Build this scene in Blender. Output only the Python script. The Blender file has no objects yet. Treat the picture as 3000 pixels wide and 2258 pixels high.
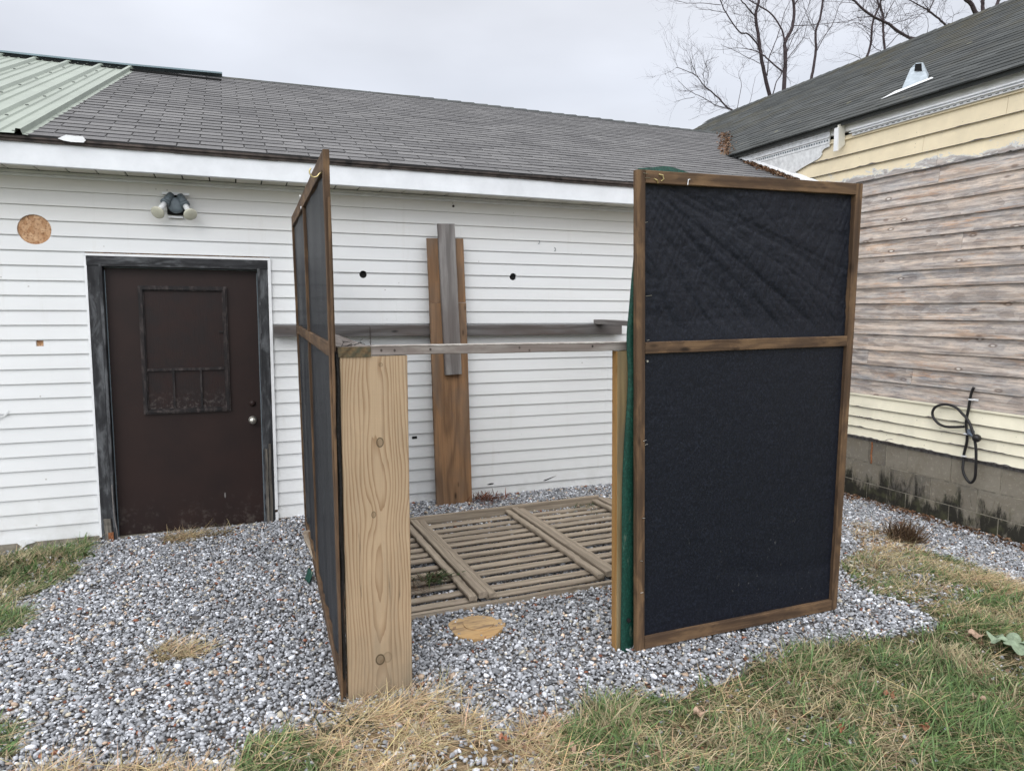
import bpy, bmesh, math, random
import numpy as np
from mathutils import Vector, Matrix
random.seed(7); RS = np.random.RandomState(11)
scene = bpy.context.scene
COL = scene.collection
# ------------------------------------------------------------------ camera
cam_d = bpy.data.cameras.new("camera"); cam = bpy.data.objects.new("camera", cam_d); COL.objects.link(cam)
scene.camera = cam
cam_d.sensor_fit = 'HORIZONTAL'; cam_d.sensor_width = 36.0; cam_d.lens = 25.2725
cam_d.clip_start = 0.05; cam_d.clip_end = 1000
def cam_matrix(yaw, pitch, roll, loc):
    f0 = Vector((math.sin(yaw), math.cos(yaw), 0)); r0 = Vector((math.cos(yaw), -math.sin(yaw), 0)); z = Vector((0, 0, 1))
    f = f0*math.cos(pitch) - z*math.sin(pitch); u = z*math.cos(pitch) + f0*math.sin(pitch)
    r = r0*math.cos(roll) + u*math.sin(roll); u2 = u*math.cos(roll) - r0*math.sin(roll)
    m = Matrix.Identity(4)
    for i in range(3):
        m[i][0] = r[i]; m[i][1] = u2[i]; m[i][2] = -f[i]; m[i][3] = loc[i]
    return m
cam.matrix_world = cam_matrix(0.3703887, 0.1036619, 0.0036041, (0, 0, 1.74))
# ------------------------------------------------------------------ world / sky (overcast)
SUN_EL, SUN_AZ = math.radians(33), math.radians(214)      # azimuth clockwise from +Y
world = bpy.data.worlds.new("World"); scene.world = world; world.use_nodes = True
wn = world.node_tree; wn.nodes.clear()
def wnode(t, **k):
    n = wn.nodes.new(t)
    for a, b in k.items(): setattr(n, a, b)
    return n
w_out = wnode('ShaderNodeOutputWorld'); w_bg = wnode('ShaderNodeBackground'); w_bg.inputs['Strength'].default_value = 0.1
sky = wnode('ShaderNodeTexSky', sky_type='NISHITA', sun_disc=False, sun_elevation=SUN_EL, sun_rotation=SUN_AZ)
w_tc = wnode('ShaderNodeTexCoord'); w_sep = wnode('ShaderNodeSeparateXYZ')
wn.links.new(w_tc.outputs['Generated'], w_sep.inputs[0])
w_r = wnode('ShaderNodeValToRGB'); cr = w_r.color_ramp
cr.elements[0].position = 0.0; cr.elements[0].color = (0.60, 0.615, 0.64, 1)
cr.elements[1].position = 1.0; cr.elements[1].color = (1.0, 1.0, 1.0, 1)
e = cr.elements.new(0.28); e.color = (0.56, 0.585, 0.645, 1)
e = cr.elements.new(0.42); e.color = (0.60, 0.615, 0.66, 1)
e = cr.elements.new(0.62); e.color = (0.86, 0.87, 0.90, 1)
wn.links.new(w_sep.outputs['Z'], w_r.inputs[0])
w_map = wnode('ShaderNodeMapping'); w_map.inputs['Scale'].default_value = (1.6, 1.2, 4.0); w_map.inputs['Rotation'].default_value = (0.15, 0.1, 0.5)
w_no = wnode('ShaderNodeTexNoise'); w_no.inputs['Scale'].default_value = 1.3; w_no.inputs['Detail'].default_value = 5; w_no.inputs['Roughness'].default_value = 0.45
wn.links.new(w_tc.outputs['Generated'], w_map.inputs[0]); wn.links.new(w_map.outputs[0], w_no.inputs['Vector'])
w_mr = wnode('ShaderNodeMapRange'); w_mr.inputs[1].default_value = 0.3; w_mr.inputs[2].default_value = 0.7; w_mr.inputs[3].default_value = 11.9; w_mr.inputs[4].default_value = 17.0
wn.links.new(w_no.outputs[0], w_mr.inputs[0])
# brighter cloud around the hidden sun (behind the viewer)
w_dot = wnode('ShaderNodeVectorMath', operation='DOT_PRODUCT'); wn.links.new(w_tc.outputs['Generated'], w_dot.inputs[0])
w_dot.inputs[1].default_value = (math.sin(SUN_AZ)*math.cos(SUN_EL), math.cos(SUN_AZ)*math.cos(SUN_EL), math.sin(SUN_EL))
w_gl = wnode('ShaderNodeMapRange'); w_gl.interpolation_type = 'SMOOTHSTEP'
for i_, v_ in enumerate((-0.15, 1.0, 1.0, 2.4)): w_gl.inputs[1+i_].default_value = v_
wn.links.new(w_dot.outputs['Value'], w_gl.inputs[0])
w_m2 = wnode('ShaderNodeMath', operation='MULTIPLY'); wn.links.new(w_mr.outputs[0], w_m2.inputs[0]); wn.links.new(w_gl.outputs[0], w_m2.inputs[1])
w_mul = wnode('ShaderNodeVectorMath', operation='SCALE'); wn.links.new(w_r.outputs[0], w_mul.inputs[0]); wn.links.new(w_m2.outputs[0], w_mul.inputs['Scale'])
w_mix = wnode('ShaderNodeMixRGB'); w_mix.inputs[0].default_value = 0.93
wn.links.new(sky.outputs[0], w_mix.inputs[1]); wn.links.new(w_mul.outputs[0], w_mix.inputs[2])
wn.links.new(w_mix.outputs[0], w_bg.inputs[0]); wn.links.new(w_bg.outputs[0], w_out.inputs[0])
# ------------------------------------------------------------------ sun behind the clouds
sd = bpy.data.lights.new("sun", 'SUN'); sd.energy = 0.6; sd.angle = math.radians(22); sd.color = (1.0, 0.97, 0.92)
so = bpy.data.objects.new("sun", sd); COL.objects.link(so)
sdir = Vector((math.sin(SUN_AZ)*math.cos(SUN_EL), math.cos(SUN_AZ)*math.cos(SUN_EL), math.sin(SUN_EL)))
so.rotation_euler = (-sdir).to_track_quat('-Z', 'Y').to_euler(); so.location = (-3, -6, 10)
scene.view_settings.view_transform = 'Standard'; scene.view_settings.look = 'None'
scene.view_settings.exposure = -0.04; scene.view_settings.gamma = 1.0
scene.cycles.max_bounces = 6; scene.cycles.diffuse_bounces = 3; scene.cycles.transparent_max_bounces = 8

# ================================================================== helpers
def tag(o, label=None, cat=None, group=None, kind=None):
    if label: o['label'] = label
    if cat: o['category'] = cat
    if group: o['group'] = group
    if kind: o['kind'] = kind
    return o
def empty(name, loc=(0, 0, 0)):
    o = bpy.data.objects.new(name, None); COL.objects.link(o); o.location = loc; o.empty_display_size = 0.1
    return o
def wloc(o):
    v = Vector(o.location)
    while o.parent: o = o.parent; v += Vector(o.location)
    return v
class MB:
    """collects geometry in world space; build() links it as one mesh object"""
    def __init__(s): s.v = []; s.f = []; s.g = []; s.r = []; s.n = 0
    def add(s, v, f, g=None, r=None):
        v = np.asarray(v, float).reshape(-1, 3); k = len(v)
        s.v.append(v); s.f += [tuple(int(i)+s.n for i in q) for q in f]
        s.g.append(v.copy() if g is None else np.asarray(g, float).reshape(-1, 3))
        s.r.append(np.full(k, random.random() if r is None else r) if np.ndim(r) == 0 else np.asarray(r, float)); s.n += k
        return s
    def box(s, lo, hi, r=None):
        x0, y0, z0 = lo; x1, y1, z1 = hi
        v = [(x0,y0,z0),(x1,y0,z0),(x1,y1,z0),(x0,y1,z0),(x0,y0,z1),(x1,y0,z1),(x1,y1,z1),(x0,y1,z1)]
        f = [(0,3,2,1),(4,5,6,7),(0,1,5,4),(1,2,6,5),(2,3,7,6),(3,0,4,7)]
        return s.add(v, f, None, r)
    def prism(s, poly, axis_from, axis_to, r=None, g=None):
        """poly: list of 3D points offset (closed outline) swept from a to b"""
        a = np.asarray(axis_from, float); b = np.asarray(axis_to, float); P = np.asarray(poly, float); n = len(P)
        v = np.vstack([P+a, P+b]); f = [tuple(range(n))[::-1], tuple(range(n, 2*n))]
        f += [(i, (i+1) % n, n+(i+1) % n, n+i) for i in range(n)]
        return s.add(v, f, g, r)
    def beam(s, p0, p1, up, w, t, ch=0.002, seg=6, wob=0.0, r=None, goff=None):
        """board from p0 to p1; 'up' = direction of its width w, t = thickness. attribute gco = (across, through, along)"""
        p0 = np.asarray(p0, float); p1 = np.asarray(p1, float); ax = p1-p0; Ln = np.linalg.norm(ax); ax /= Ln
        up = np.asarray(up, float); up = up-ax*np.dot(up, ax); up /= np.linalg.norm(up); sd_ = np.cross(ax, up)
        a, b = w/2, t/2
        prof = [(-a+ch,-b),(a-ch,-b),(a,-b+ch),(a,b-ch),(a-ch,b),(-a+ch,b),(-a,b-ch),(-a,-b+ch)]
        v = []; g = []; go = np.array([RS.uniform(-9, 9), RS.uniform(-9, 9), RS.uniform(-9, 9)]) if goff is None else np.asarray(goff, float)
        n = len(prof)
        for i in range(seg+1):
            t_ = i/seg; c = p0+ax*Ln*t_ + up*wob*RS.uniform(-1, 1) + sd_*wob*RS.uniform(-1, 1)
            for (x, y) in prof:
                v.append(c+up*x+sd_*y); g.append(np.array([x, y, Ln*t_])+go)
        f = [tuple(range(n))[::-1], tuple(range(seg*n, seg*n+n))]
        for i in range(seg):
            for j in range(n): f.append((i*n+j, i*n+(j+1) % n, (i+1)*n+(j+1) % n, (i+1)*n+j))
        return s.add(v, f, g, r)
    def tube(s, pts, rad, sides=8, r=None):
        pts = [np.asarray(p, float) for p in pts]; m = len(pts)
        if np.ndim(rad) == 0: rad = [rad]*m
        v = []; up = np.array([0.3, 0.2, 1.0])
        for i, p in enumerate(pts):
            d = pts[min(i+1, m-1)]-pts[max(i-1, 0)]; d = d/(np.linalg.norm(d)+1e-9)
            a = np.cross(d, up); 
            if np.linalg.norm(a) < 1e-3: a = np.cross(d, [1, 0, 0])
            a /= np.linalg.norm(a); b = np.cross(d, a)
            for k in range(sides):
                t_ = 2*math.pi*k/sides; v.append(p+(a*math.cos(t_)+b*math.sin(t_))*rad[i])
        f = [(i*sides+k, i*sides+(k+1) % sides, (i+1)*sides+(k+1) % sides, (i+1)*sides+k) for i in range(m-1) for k in range(sides)]
        f += [tuple(range(sides))[::-1], tuple(range((m-1)*sides, m*sides))]
        return s.add(v, f, None, r)
    def disc(s, c, nrm, rad, th, sides=20, rz=None, r=None):
        c = np.asarray(c, float); nrm = np.asarray(nrm, float); nrm /= np.linalg.norm(nrm)
        a = np.cross(nrm, [0, 0, 1.0]); 
        if np.linalg.norm(a) < 1e-3: a = np.array([1.0, 0, 0])
        a /= np.linalg.norm(a); b = np.cross(a, nrm); rz = rad if rz is None else rz
        P = [a*math.cos(2*math.pi*k/sides)*rad+b*math.sin(2*math.pi*k/sides)*rz for k in range(sides)]
        return s.prism(P, c, c+nrm*th, r)
    def grid(s, fn, nu, nv, g=None, r=None):
        v = []; gg = []
        for j in range(nv+1):
            for i in range(nu+1):
                v.append(fn(i/nu, j/nv)); 
                if g: gg.append(g(i/nu, j/nv))
        f = [(j*(nu+1)+i, j*(nu+1)+i+1, (j+1)*(nu+1)+i+1, (j+1)*(nu+1)+i) for j in range(nv) for i in range(nu)]
        return s.add(v, f, gg if g else None, r)
    def build(s, name, mat, parent=None, smooth=False, origin=None):
        V = np.vstack(s.v); org = Vector((0, 0, 0))
        if parent is not None: org = wloc(parent)
        elif origin is not None: org = Vector(origin)
        me = bpy.data.meshes.new(name)
        me.from_pydata((V-np.array(org)).tolist(), [], s.f)
        at = me.attributes.new('gco', 'FLOAT_VECTOR', 'POINT'); at.data.foreach_set('vector', np.vstack(s.g).ravel().astype(np.float32))
        at = me.attributes.new('rnd', 'FLOAT', 'POINT'); at.data.foreach_set('value', np.concatenate(s.r).astype(np.float32))
        me.materials.append(mat)
        if smooth: me.polygons.foreach_set('use_smooth', [True]*len(me.polygons))
        me.update()
        o = bpy.data.objects.new(name, me); COL.objects.link(o)
        if parent is not None: o.parent = parent
        else: o.location = org
        return o
def bulk_mesh(name, V, F, colr, mat, k):
    """V (n,3) F (m,k) per-vertex colour (n,3)"""
    me = bpy.data.meshes.new(name); n, m = len(V), len(F)
    me.vertices.add(n); me.vertices.foreach_set('co', V.astype(np.float32).ravel())
    me.loops.add(m*k); me.loops.foreach_set('vertex_index', F.astype(np.int32).ravel())
    me.polygons.add(m); me.polygons.foreach_set('loop_start', np.arange(0, m*k, k, dtype=np.int32))
    me.polygons.foreach_set('loop_total', np.full(m, k, dtype=np.int32))
    me.update(calc_edges=True)
    c = me.attributes.new('col', 'FLOAT_COLOR', 'POINT'); c4 = np.ones((n, 4), np.float32); c4[:, :3] = colr; c.data.foreach_set('color', c4.ravel())
    me.materials.append(mat); me.validate()
    o = bpy.data.objects.new(name, me); COL.objects.link(o); return o
# ---- value noise (numpy)
_perm = RS.rand(64, 64)
def vnoise(x, y, sc=1.0, seed=0):
    x = np.asarray(x, float)*sc+17.3+seed*7.1; y = np.asarray(y, float)*sc+9.7+seed*3.3
    xi = np.floor(x).astype(int); yi = np.floor(y).astype(int); fx = x-xi; fy = y-yi
    fx = fx*fx*(3-2*fx); fy = fy*fy*(3-2*fy)
    a = _perm[xi % 64, yi % 64]; b = _perm[(xi+1) % 64, yi % 64]; c = _perm[xi % 64, (yi+1) % 64]; d = _perm[(xi+1) % 64, (yi+1) % 64]
    return (a*(1-fx)+b*fx)*(1-fy)+(c*(1-fx)+d*fx)*fy
def fnoise(x, y, sc, seed=0): return 0.55*vnoise(x, y, sc, seed)+0.3*vnoise(x, y, sc*2.1, seed+1)+0.15*vnoise(x, y, sc*4.3, seed+2)
def in_poly(x, y, P):
    x = np.asarray(x, float); y = np.asarray(y, float); ins = np.zeros(x.shape, bool); n = len(P)
    for i in range(n):
        x0, y0 = P[i]; x1, y1 = P[(i+1) % n]
        c = ((y0 > y) != (y1 > y)); xx = (x1-x0)*(y-y0)/((y1-y0) if y1 != y0 else 1e-9)+x0
        ins ^= c & (x < xx)
    return ins
def smooth(a, b, x):
    t = np.clip((np.asarray(x, float)-a)/(b-a), 0, 1); return t*t*(3-2*t)

# ================================================================== materials
class G:
    def __init__(s, name):
        s.m = bpy.data.materials.new(name); s.m.use_nodes = True; s.t = s.m.node_tree; s.t.nodes.clear()
        s.o = s.t.nodes.new('ShaderNodeOutputMaterial'); s.b = s.t.nodes.new('ShaderNodeBsdfPrincipled')
        s.t.links.new(s.b.outputs[0], s.o.inputs[0])
    def n(s, t, ins={}, **pr):
        x = s.t.nodes.new(t)
        for a, b in pr.items(): setattr(x, a, b)
        for a, b in ins.items(): s.put(x.inputs[a], b)
        return x
    def put(s, sock, b):
        if hasattr(b, 'links') or isinstance(b, bpy.types.NodeSocket): s.t.links.new(b, sock)
        else:
            if sock.type == 'RGBA' and len(b) == 3: b = (*b, 1)
            sock.default_value = b
    def math(s, op, a, b=0.0, c=None, clamp=False):
        x = s.n('ShaderNodeMath', {0: a, 1: b}, operation=op, use_clamp=clamp)
        if c is not None: s.put(x.inputs[2], c)
        return x.outputs[0]
    def attr(s, name='gco', out='Vector'): return s.n('ShaderNodeAttribute', attribute_name=name).outputs[out]
    def obj(s): return s.n('ShaderNodeTexCoord').outputs['Object']
    def mapv(s, v, sc): return s.n('ShaderNodeMapping', {'Vector': v, 'Scale': sc}).outputs[0]
    def sep(s, v): x = s.n('ShaderNodeSeparateXYZ', {0: v}); return x.outputs[0], x.outputs[1], x.outputs[2]
    def comb(s, x, y, z): return s.n('ShaderNodeCombineXYZ', {0: x, 1: y, 2: z}).outputs[0]
    def noise(s, v, sc=1.0, det=4, ro=0.55, dist=0.0): return s.n('ShaderNodeTexNoise', {'Vector': v, 'Scale': sc, 'Detail': det, 'Roughness': ro, 'Distortion': dist}).outputs[0]
    def vor(s, v, sc=1.0, out='Distance', feature='F1', rnd=1.0): return s.n('ShaderNodeTexVoronoi', {'Vector': v, 'Scale': sc, 'Randomness': rnd}, feature=feature).outputs[out]
    def mix(s, f, a, b, mode='MIX'): return s.n('ShaderNodeMixRGB', {0: f, 1: a, 2: b}, blend_type=mode).outputs[0]
    def rng(s, v, a, b, c=0.0, d=1.0): return s.n('ShaderNodeMapRange', {0: v, 1: a, 2: b, 3: c, 4: d}).outputs[0]
    def ramp(s, v, stops):
        x = s.n('ShaderNodeValToRGB', {0: v}); r = x.color_ramp
        r.elements[0].position = stops[0][0]; r.elements[0].color = (*stops[0][1], 1)
        r.elements[1].position = stops[-1][0]; r.elements[1].color = (*stops[-1][1], 1)
        for p, c in stops[1:-1]: e_ = r.elements.new(p); e_.color = (*c, 1)
        return x.outputs[0]
    def bump(s, h, st=0.3, dist=0.01, nrm=None):
        x = s.n('ShaderNodeBump', {'Height': h, 'Strength': st, 'Distance': dist})
        if nrm: s.put(x.inputs['Normal'], nrm)
        return x.outputs[0]
    def done(s, base, rough=0.7, nrm=None, metal=0.0, spec=0.5, alpha=None, trans=None):
        s.put(s.b.inputs['Base Color'], base); s.put(s.b.inputs['Roughness'], rough); s.put(s.b.inputs['Metallic'], metal)
        s.put(s.b.inputs['Specular IOR Level'], spec)
        if nrm: s.put(s.b.inputs['Normal'], nrm)
        if alpha is not None: s.put(s.b.inputs['Alpha'], alpha)
        return s.m
def plain(name, c, rough=0.6, metal=0.0, var=0.12, sc=14, spec=0.4):
    g = G(name); f = g.noise(g.obj(), sc, 5, 0.6)
    lo = tuple(x*(1-var*2) for x in c); hi = tuple(min(1, x*(1+var*1.4)) for x in c)
    return g.done(g.ramp(f, [(0.3, lo), (0.7, hi)]), rough, g.bump(f, 0.15, 0.004), metal, spec)
def wood(name, light, dark, stain=None, knots=0.5, K=70, A=3.0, fib=0.5, rough=0.8, stain_amt=0.5, spec=0.25, blot=2.0, rv=0.0, bright=None):
    """weathered / sawn wood; grain runs along gco.z"""
    g = G(name); v = g.attr(); x, y, z = g.sep(v); rn = g.attr('rnd', 'Fac')
    low = g.noise(g.comb(g.math('MULTIPLY', x, 7), g.math('MULTIPLY', y, 7), g.math('MULTIPLY', z, 0.9)), 1.0, 2, 0.5)
    fld = g.math('ADD', g.math('MULTIPLY', g.math('ADD', x, y), K), g.math('MULTIPLY', low, A*6.28))
    ring = g.math('ADD', g.math('MULTIPLY', g.math('SINE', fld), 0.5), 0.5)
    ring = g.math('POWER', ring, 2.2)
    fine = g.noise(g.comb(g.math('MULTIPLY', x, 85), g.math('MULTIPLY', y, 85), g.math('MULTIPLY', z, 2.6)), 1.0, 6, 0.75)
    blo = g.noise(g.comb(g.math('MULTIPLY', x, blot*3), g.math('MULTIPLY', y, blot*3), g.math('MULTIPLY', z, blot)), 1.0, 5, 0.6, 0.6)
    kd = g.vor(g.comb(g.math('MULTIPLY', x, 9), g.math('MULTIPLY', y, 9), g.math('MULTIPLY', z, 3.2)), 1.0)
    c = g.mix(g.math('MULTIPLY', ring, 0.75), light, dark)
    c = g.mix(g.math('MULTIPLY', g.rng(fine, 0.44, 0.64), fib), c, tuple(q*0.55 for q in dark))
    if stain: c = g.mix(g.math('MULTIPLY', g.rng(blo, 0.42, 0.68), stain_amt), c, stain)
    if bright: c = g.mix(g.math('MULTIPLY', g.rng(blo, 0.5, 0.3), 0.55), c, bright)
    c = g.mix(g.math('MULTIPLY', g.rng(kd, 0.13, 0.05), knots), c, tuple(q*0.25 for q in dark))
    if rv: c = g.mix(g.math('MULTIPLY', rn, rv), c, tuple(q*0.45 for q in light))
    h = g.math('ADD', g.math('MULTIPLY', fine, 0.7), g.math('MULTIPLY', ring, 0.3))
    return g.done(c, rough, g.bump(h, 0.45, 0.003), 0, spec)
VENT = dict(plate=[(6.088, 5.568), (6.262, 5.139), (6.315, 5.20), (6.235, 5.53)], base=[(6.209, 5.444), (6.325, 5.249), (6.50, 5.39), (6.45, 5.53)],
    top=[(6.42, 5.54, 4.165), (6.48, 5.455, 4.187), (6.54, 5.50, 4.222), (6.52, 5.568, 4.232)], open=[(6.385, 5.460, 4.178), (6.390, 5.392, 4.166), (6.385, 5.378, 4.086), (6.380, 5.462, 4.108)])
# ---------------------------------------------------------------- material set
def mat_siding():
    g = G('vinyl siding'); o = g.obj(); x, y, z = g.sep(o); rn = g.attr('rnd', 'Fac')
    f = g.noise(g.comb(g.math('MULTIPLY', x, 1.2), 0.0, g.math('MULTIPLY', z, 5)), 1.0, 5, 0.6)
    c = g.mix(g.rng(f, 0.35, 0.7, 0, 0.5), (0.70, 0.71, 0.71), (0.63, 0.64, 0.64))
    c = g.mix(g.math('MULTIPLY', rn, 0.10), c, (0.60, 0.62, 0.64))
    # tan tint, stronger towards the upper courses
    upper_tan = g.math('MULTIPLY', g.rng(z, 2.25, 2.72), g.rng(f, 0.25, 0.75, 0.65, 1.0))
    c = g.mix(g.math('MULTIPLY', upper_tan, 0.5), c, (0.68, 0.62, 0.50))
    sp = g.vor(g.mapv(o, (9, 9, 9)), 1.0); msk = g.noise(g.mapv(o, (2.2, 2.2, 2.2)), 1.0, 2)
    spk = g.math('MULTIPLY', g.rng(sp, 0.07, 0.04), g.rng(msk, 0.52, 0.58))
    drip = g.rng(g.noise(g.comb(g.math('MULTIPLY', x, 9), 0.0, g.math('MULTIPLY', z, .7)), 1.0, 5, 0.75), 0.58, 0.75, 0, 0.22); c = g.mix(drip, c, (0.50, 0.48, 0.42)); c = g.mix(g.math('MULTIPLY', spk, 0.6), c, (0.25, 0.22, 0.19))
    low = g.math('MULTIPLY', g.rng(z, 0.40, 0.02), g.rng(g.noise(o, 7, 5, 0.65), 0.42, 0.7))
    c = g.mix(g.math('MULTIPLY', low, 0.4), c, (0.42, 0.41, 0.37))
    wv = g.noise(g.comb(g.math('MULTIPLY', x, 3.0), 0.0, g.math('MULTIPLY', z, 1.2)), 1.0, 2)
    n1 = g.bump(wv, 0.5, 0.02); return g.done(c, 0.42, g.bump(g.noise(g.mapv(o, (12, 40, 160)), 1.0, 3), 0.06, 0.002, n1), 0, 0.4)
M_SIDE = mat_siding()
M_WHITE = plain('white painted metal', (0.70, 0.72, 0.745), 0.4, var=0.05, sc=5)
M_TRIMW = plain('white vinyl trim', (0.76, 0.77, 0.78), 0.4, var=0.05, sc=9)
M_SOFF = plain('soffit vinyl', (0.70, 0.68, 0.61), 0.5, var=0.10, sc=6)
M_DIRTW = plain('dirty white trim', (0.70, 0.71, 0.71), 0.6, var=0.12, sc=18)
M_BLACK = plain('dark interior', (0.004, 0.004, 0.004), 0.9, var=0.1)
M_GREYPL = plain('grey fixture', (0.13, 0.16, 0.18), 0.45, var=0.12, sc=30)
M_BULB = plain('frosted bulb glass', (0.56, 0.55, 0.45), 0.25, var=0.05)
M_BULBW = plain('white lamp neck', (0.75, 0.76, 0.76), 0.35, var=0.03)
M_RUBBER = plain('black hose rubber', (0.014, 0.013, 0.014), 0.42, var=0.2, sc=40)
M_CHROME = plain('satin metal', (0.55, 0.53, 0.48), 0.28, 0.9, 0.08, 60)
M_GALV = plain('galvanised metal', (0.36, 0.41, 0.45), 0.5, 0.25, 0.12, 20)
M_BRASS = plain('brass hook', (0.62, 0.52, 0.26), 0.3, 0.85, 0.08, 60)
M_CAST = plain('valve casting', (0.14, 0.17, 0.22), 0.5, 0.4, 0.2, 50)
M_OSB = None
def mat_osb():
    g = G('wood chip board'); o = g.obj(); c0 = g.vor(g.mapv(o, (45, 45, 28)), 1.0, 'Color'); s = g.n('ShaderNodeSeparateColor', {0: c0}).outputs[0]
    n = g.noise(o, 60, 4)
    c = g.mix(s, (0.40, 0.21, 0.10), (0.60, 0.39, 0.23)); c = g.mix(g.rng(n, 0.5, 0.7), c, (0.20, 0.09, 0.04)); return g.done(c, 0.8, g.bump(s, 0.4, 0.004))
M_OSB = mat_osb()
def mat_shingle(name, c0, c1, moss=0.0):
    g = G(name); o = g.obj(); rn = g.attr('rnd', 'Fac')
    gr = g.noise(o, 260, 3, 0.8); gr2 = g.noise(o, 90, 3, 0.7); big = g.noise(o, 0.9, 4, 0.6)
    c = g.mix(rn, c0, c1); c = g.mix(g.rng(gr, 0.55, 0.75), c, tuple(min(1, q*2.3) for q in c1)); c = g.mix(g.rng(gr2, 0.5, 0.3, 0, 0.6), c, tuple(q*0.4 for q in c0))
    c = g.mix(g.rng(big, 0.4, 0.7, 0, 0.35), c, tuple(q*0.72 for q in c0))
    if moss:
        x, y, z = g.sep(o)
        ms = g.math('MULTIPLY', g.rng(g.noise(o, 1.6, 6, 0.7), 0.48, 0.62), g.rng(z, 4.0, 5.3, 0.15, 1.0))
        c = g.mix(g.math('MULTIPLY', ms, moss), c, (0.075, 0.068, 0.045))
        fl = g.math('MULTIPLY', g.rng(g.vor(o, 2.6), 0.09, 0.06), g.rng(g.noise(o, 1.3, 2), 0.5, 0.6)); c = g.mix(g.math('MULTIPLY', fl, 0.7), c, (0.25, 0.24, 0.16))
    return g.done(c, 0.92, g.bump(gr, 0.5, 0.002), 0, 0.2)
M_SH1 = mat_shingle('grey asphalt shingles', (0.118, 0.116, 0.119), (0.180, 0.177, 0.178))
M_SH2 = mat_shingle('old dark asphalt shingles', (0.046, 0.050, 0.050), (0.085, 0.090, 0.089), 0.75)
M_DRIP = plain('rusty brown drip edge', (0.055, 0.042, 0.036), 0.7, 0, 0.45, 12)
M_GREENMET = plain('pale green roofing metal', (0.28, 0.315, 0.27), 0.42, 0.15, 0.06, 3)
M_GREENCAP = plain('grey green ridge metal', (0.17, 0.23, 0.25), 0.4, 0.3, 0.1, 4)
M_SCREW = plain('roofing screw', (0.12, 0.13, 0.12), 0.5, 0.5)
def mat_door():
    g = G('dark brown door paint'); o = g.obj(); x, y, z = g.sep(o)
    n = g.noise(o, 3.5, 5, 0.6); f = g.noise(g.mapv(o, (60, 60, 12)), 1.0, 4, 0.7)
    c = g.mix(g.rng(n, 0.35, 0.7), (0.027, 0.0155, 0.0135), (0.020, 0.0125, 0.0115))
    c = g.mix(g.rng(f, 0.62, 0.8, 0, 0.25), c, (0.06, 0.045, 0.04))
    lo = g.math('MULTIPLY', g.rng(z, 0.30, 0.02), g.rng(g.noise(o, 16, 5, 0.7), 0.52, 0.68)); c = g.mix(g.math('MULTIPLY', lo, 0.5), c, (0.13, 0.11, 0.095))
    return g.done(c, 0.46, g.bump(g.noise(o, 90, 3), 0.12, 0.002), 0, 0.22)
M_DOOR = mat_door()
def mat_doorpanel():
    g = G('weathered brown panel paint'); o = g.obj(); x, y, z = g.sep(o)
    st = g.noise(g.comb(g.math('MULTIPLY', x, 70), 0.0, g.math('MULTIPLY', z, 7)), 1.0, 5, 0.7, 1.0); n = g.noise(o, 9, 5, 0.6)
    c = g.mix(g.rng(n, 0.35, 0.7), (0.022, 0.0115, 0.010), (0.015, 0.011, 0.011)); c = g.mix(g.rng(st, 0.58, 0.72, 0, 0.75), c, (0.012, 0.012, 0.014))
    lo = g.math('MULTIPLY', g.rng(z, 1.12, 0.97), g.rng(g.noise(o, 30, 5, 0.7), 0.5, 0.66)); c = g.mix(g.math('MULTIPLY', lo, 0.6), c, (0.16, 0.14, 0.13))
    return g.done(c, 0.5, g.bump(st, 0.5, 0.004), 0, 0.25)
M_DPAN = mat_doorpanel()
M_MOULD = wood('chipped dark moulding', (0.030, 0.022, 0.021), (0.012, 0.011, 0.012), (0.010, 0.010, 0.011), 0.2, 60, 2, 0.5, 0.6, 0.8, blot=9, bright=(0.10, 0.085, 0.08))
M_CASING = wood('peeling black door casing', (0.060, 0.062, 0.066), (0.022, 0.022, 0.024), (0.013, 0.013, 0.015), 0.3, 60, 2, 0.6, 0.7, 0.9, blot=5, bright=(0.19, 0.20, 0.21))
M_ROT = wood('rotten wood', (0.22, 0.20, 0.17), (0.05, 0.045, 0.04), (0.03, 0.028, 0.026), 0.5, 90, 3, 0.7, 0.9, 0.6, blot=8)
M_BROWNF = wood('weathered brown frame wood', (0.150, 0.092, 0.052), (0.060, 0.036, 0.022), (0.050, 0.032, 0.022), 1.0, 110, 2.5, 0.6, 0.8, 0.75, blot=4, rv=0.3, bright=(0.25, 0.155, 0.08))
M_GREYW = wood('silvery grey weathered wood', (0.245, 0.232, 0.222), (0.115, 0.105, 0.100), (0.125, 0.105, 0.098), 0.9, 75, 2.5, 0.45, 0.85, 0.6, rv=0.15)
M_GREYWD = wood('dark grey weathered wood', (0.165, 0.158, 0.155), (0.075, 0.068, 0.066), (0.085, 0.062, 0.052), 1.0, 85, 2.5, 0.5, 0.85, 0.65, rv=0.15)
M_RAILF = wood('purplish grey rail wood', (0.28, 0.25, 0.23), (0.145, 0.122, 0.11), (0.175, 0.14, 0.125), 1.0, 70, 3, 0.6, 0.9, 0.7, blot=3, bright=(0.36, 0.34, 0.31))
M_ENDGR = wood('mossy end grain', (0.14, 0.095, 0.05), (0.05, 0.035, 0.02), (0.055, 0.07, 0.05), 0.4, 130, 1.5, 0.5, 0.85, 0.7, blot=9)
M_CEDAR = wood('brown plank', (0.285, 0.162, 0.084), (0.14, 0.08, 0.044), (0.135, 0.104, 0.080), 0.9, 60, 4, 0.46, 0.75, 0.85, blot=1.6, rv=0.12)
M_TREAT = wood('green tinged post wood', (0.33, 0.25, 0.13), (0.20, 0.145, 0.075), (0.20, 0.17, 0.12), 0.6, 75, 3, 0.35, 0.8, 0.6, blot=4)
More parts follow.
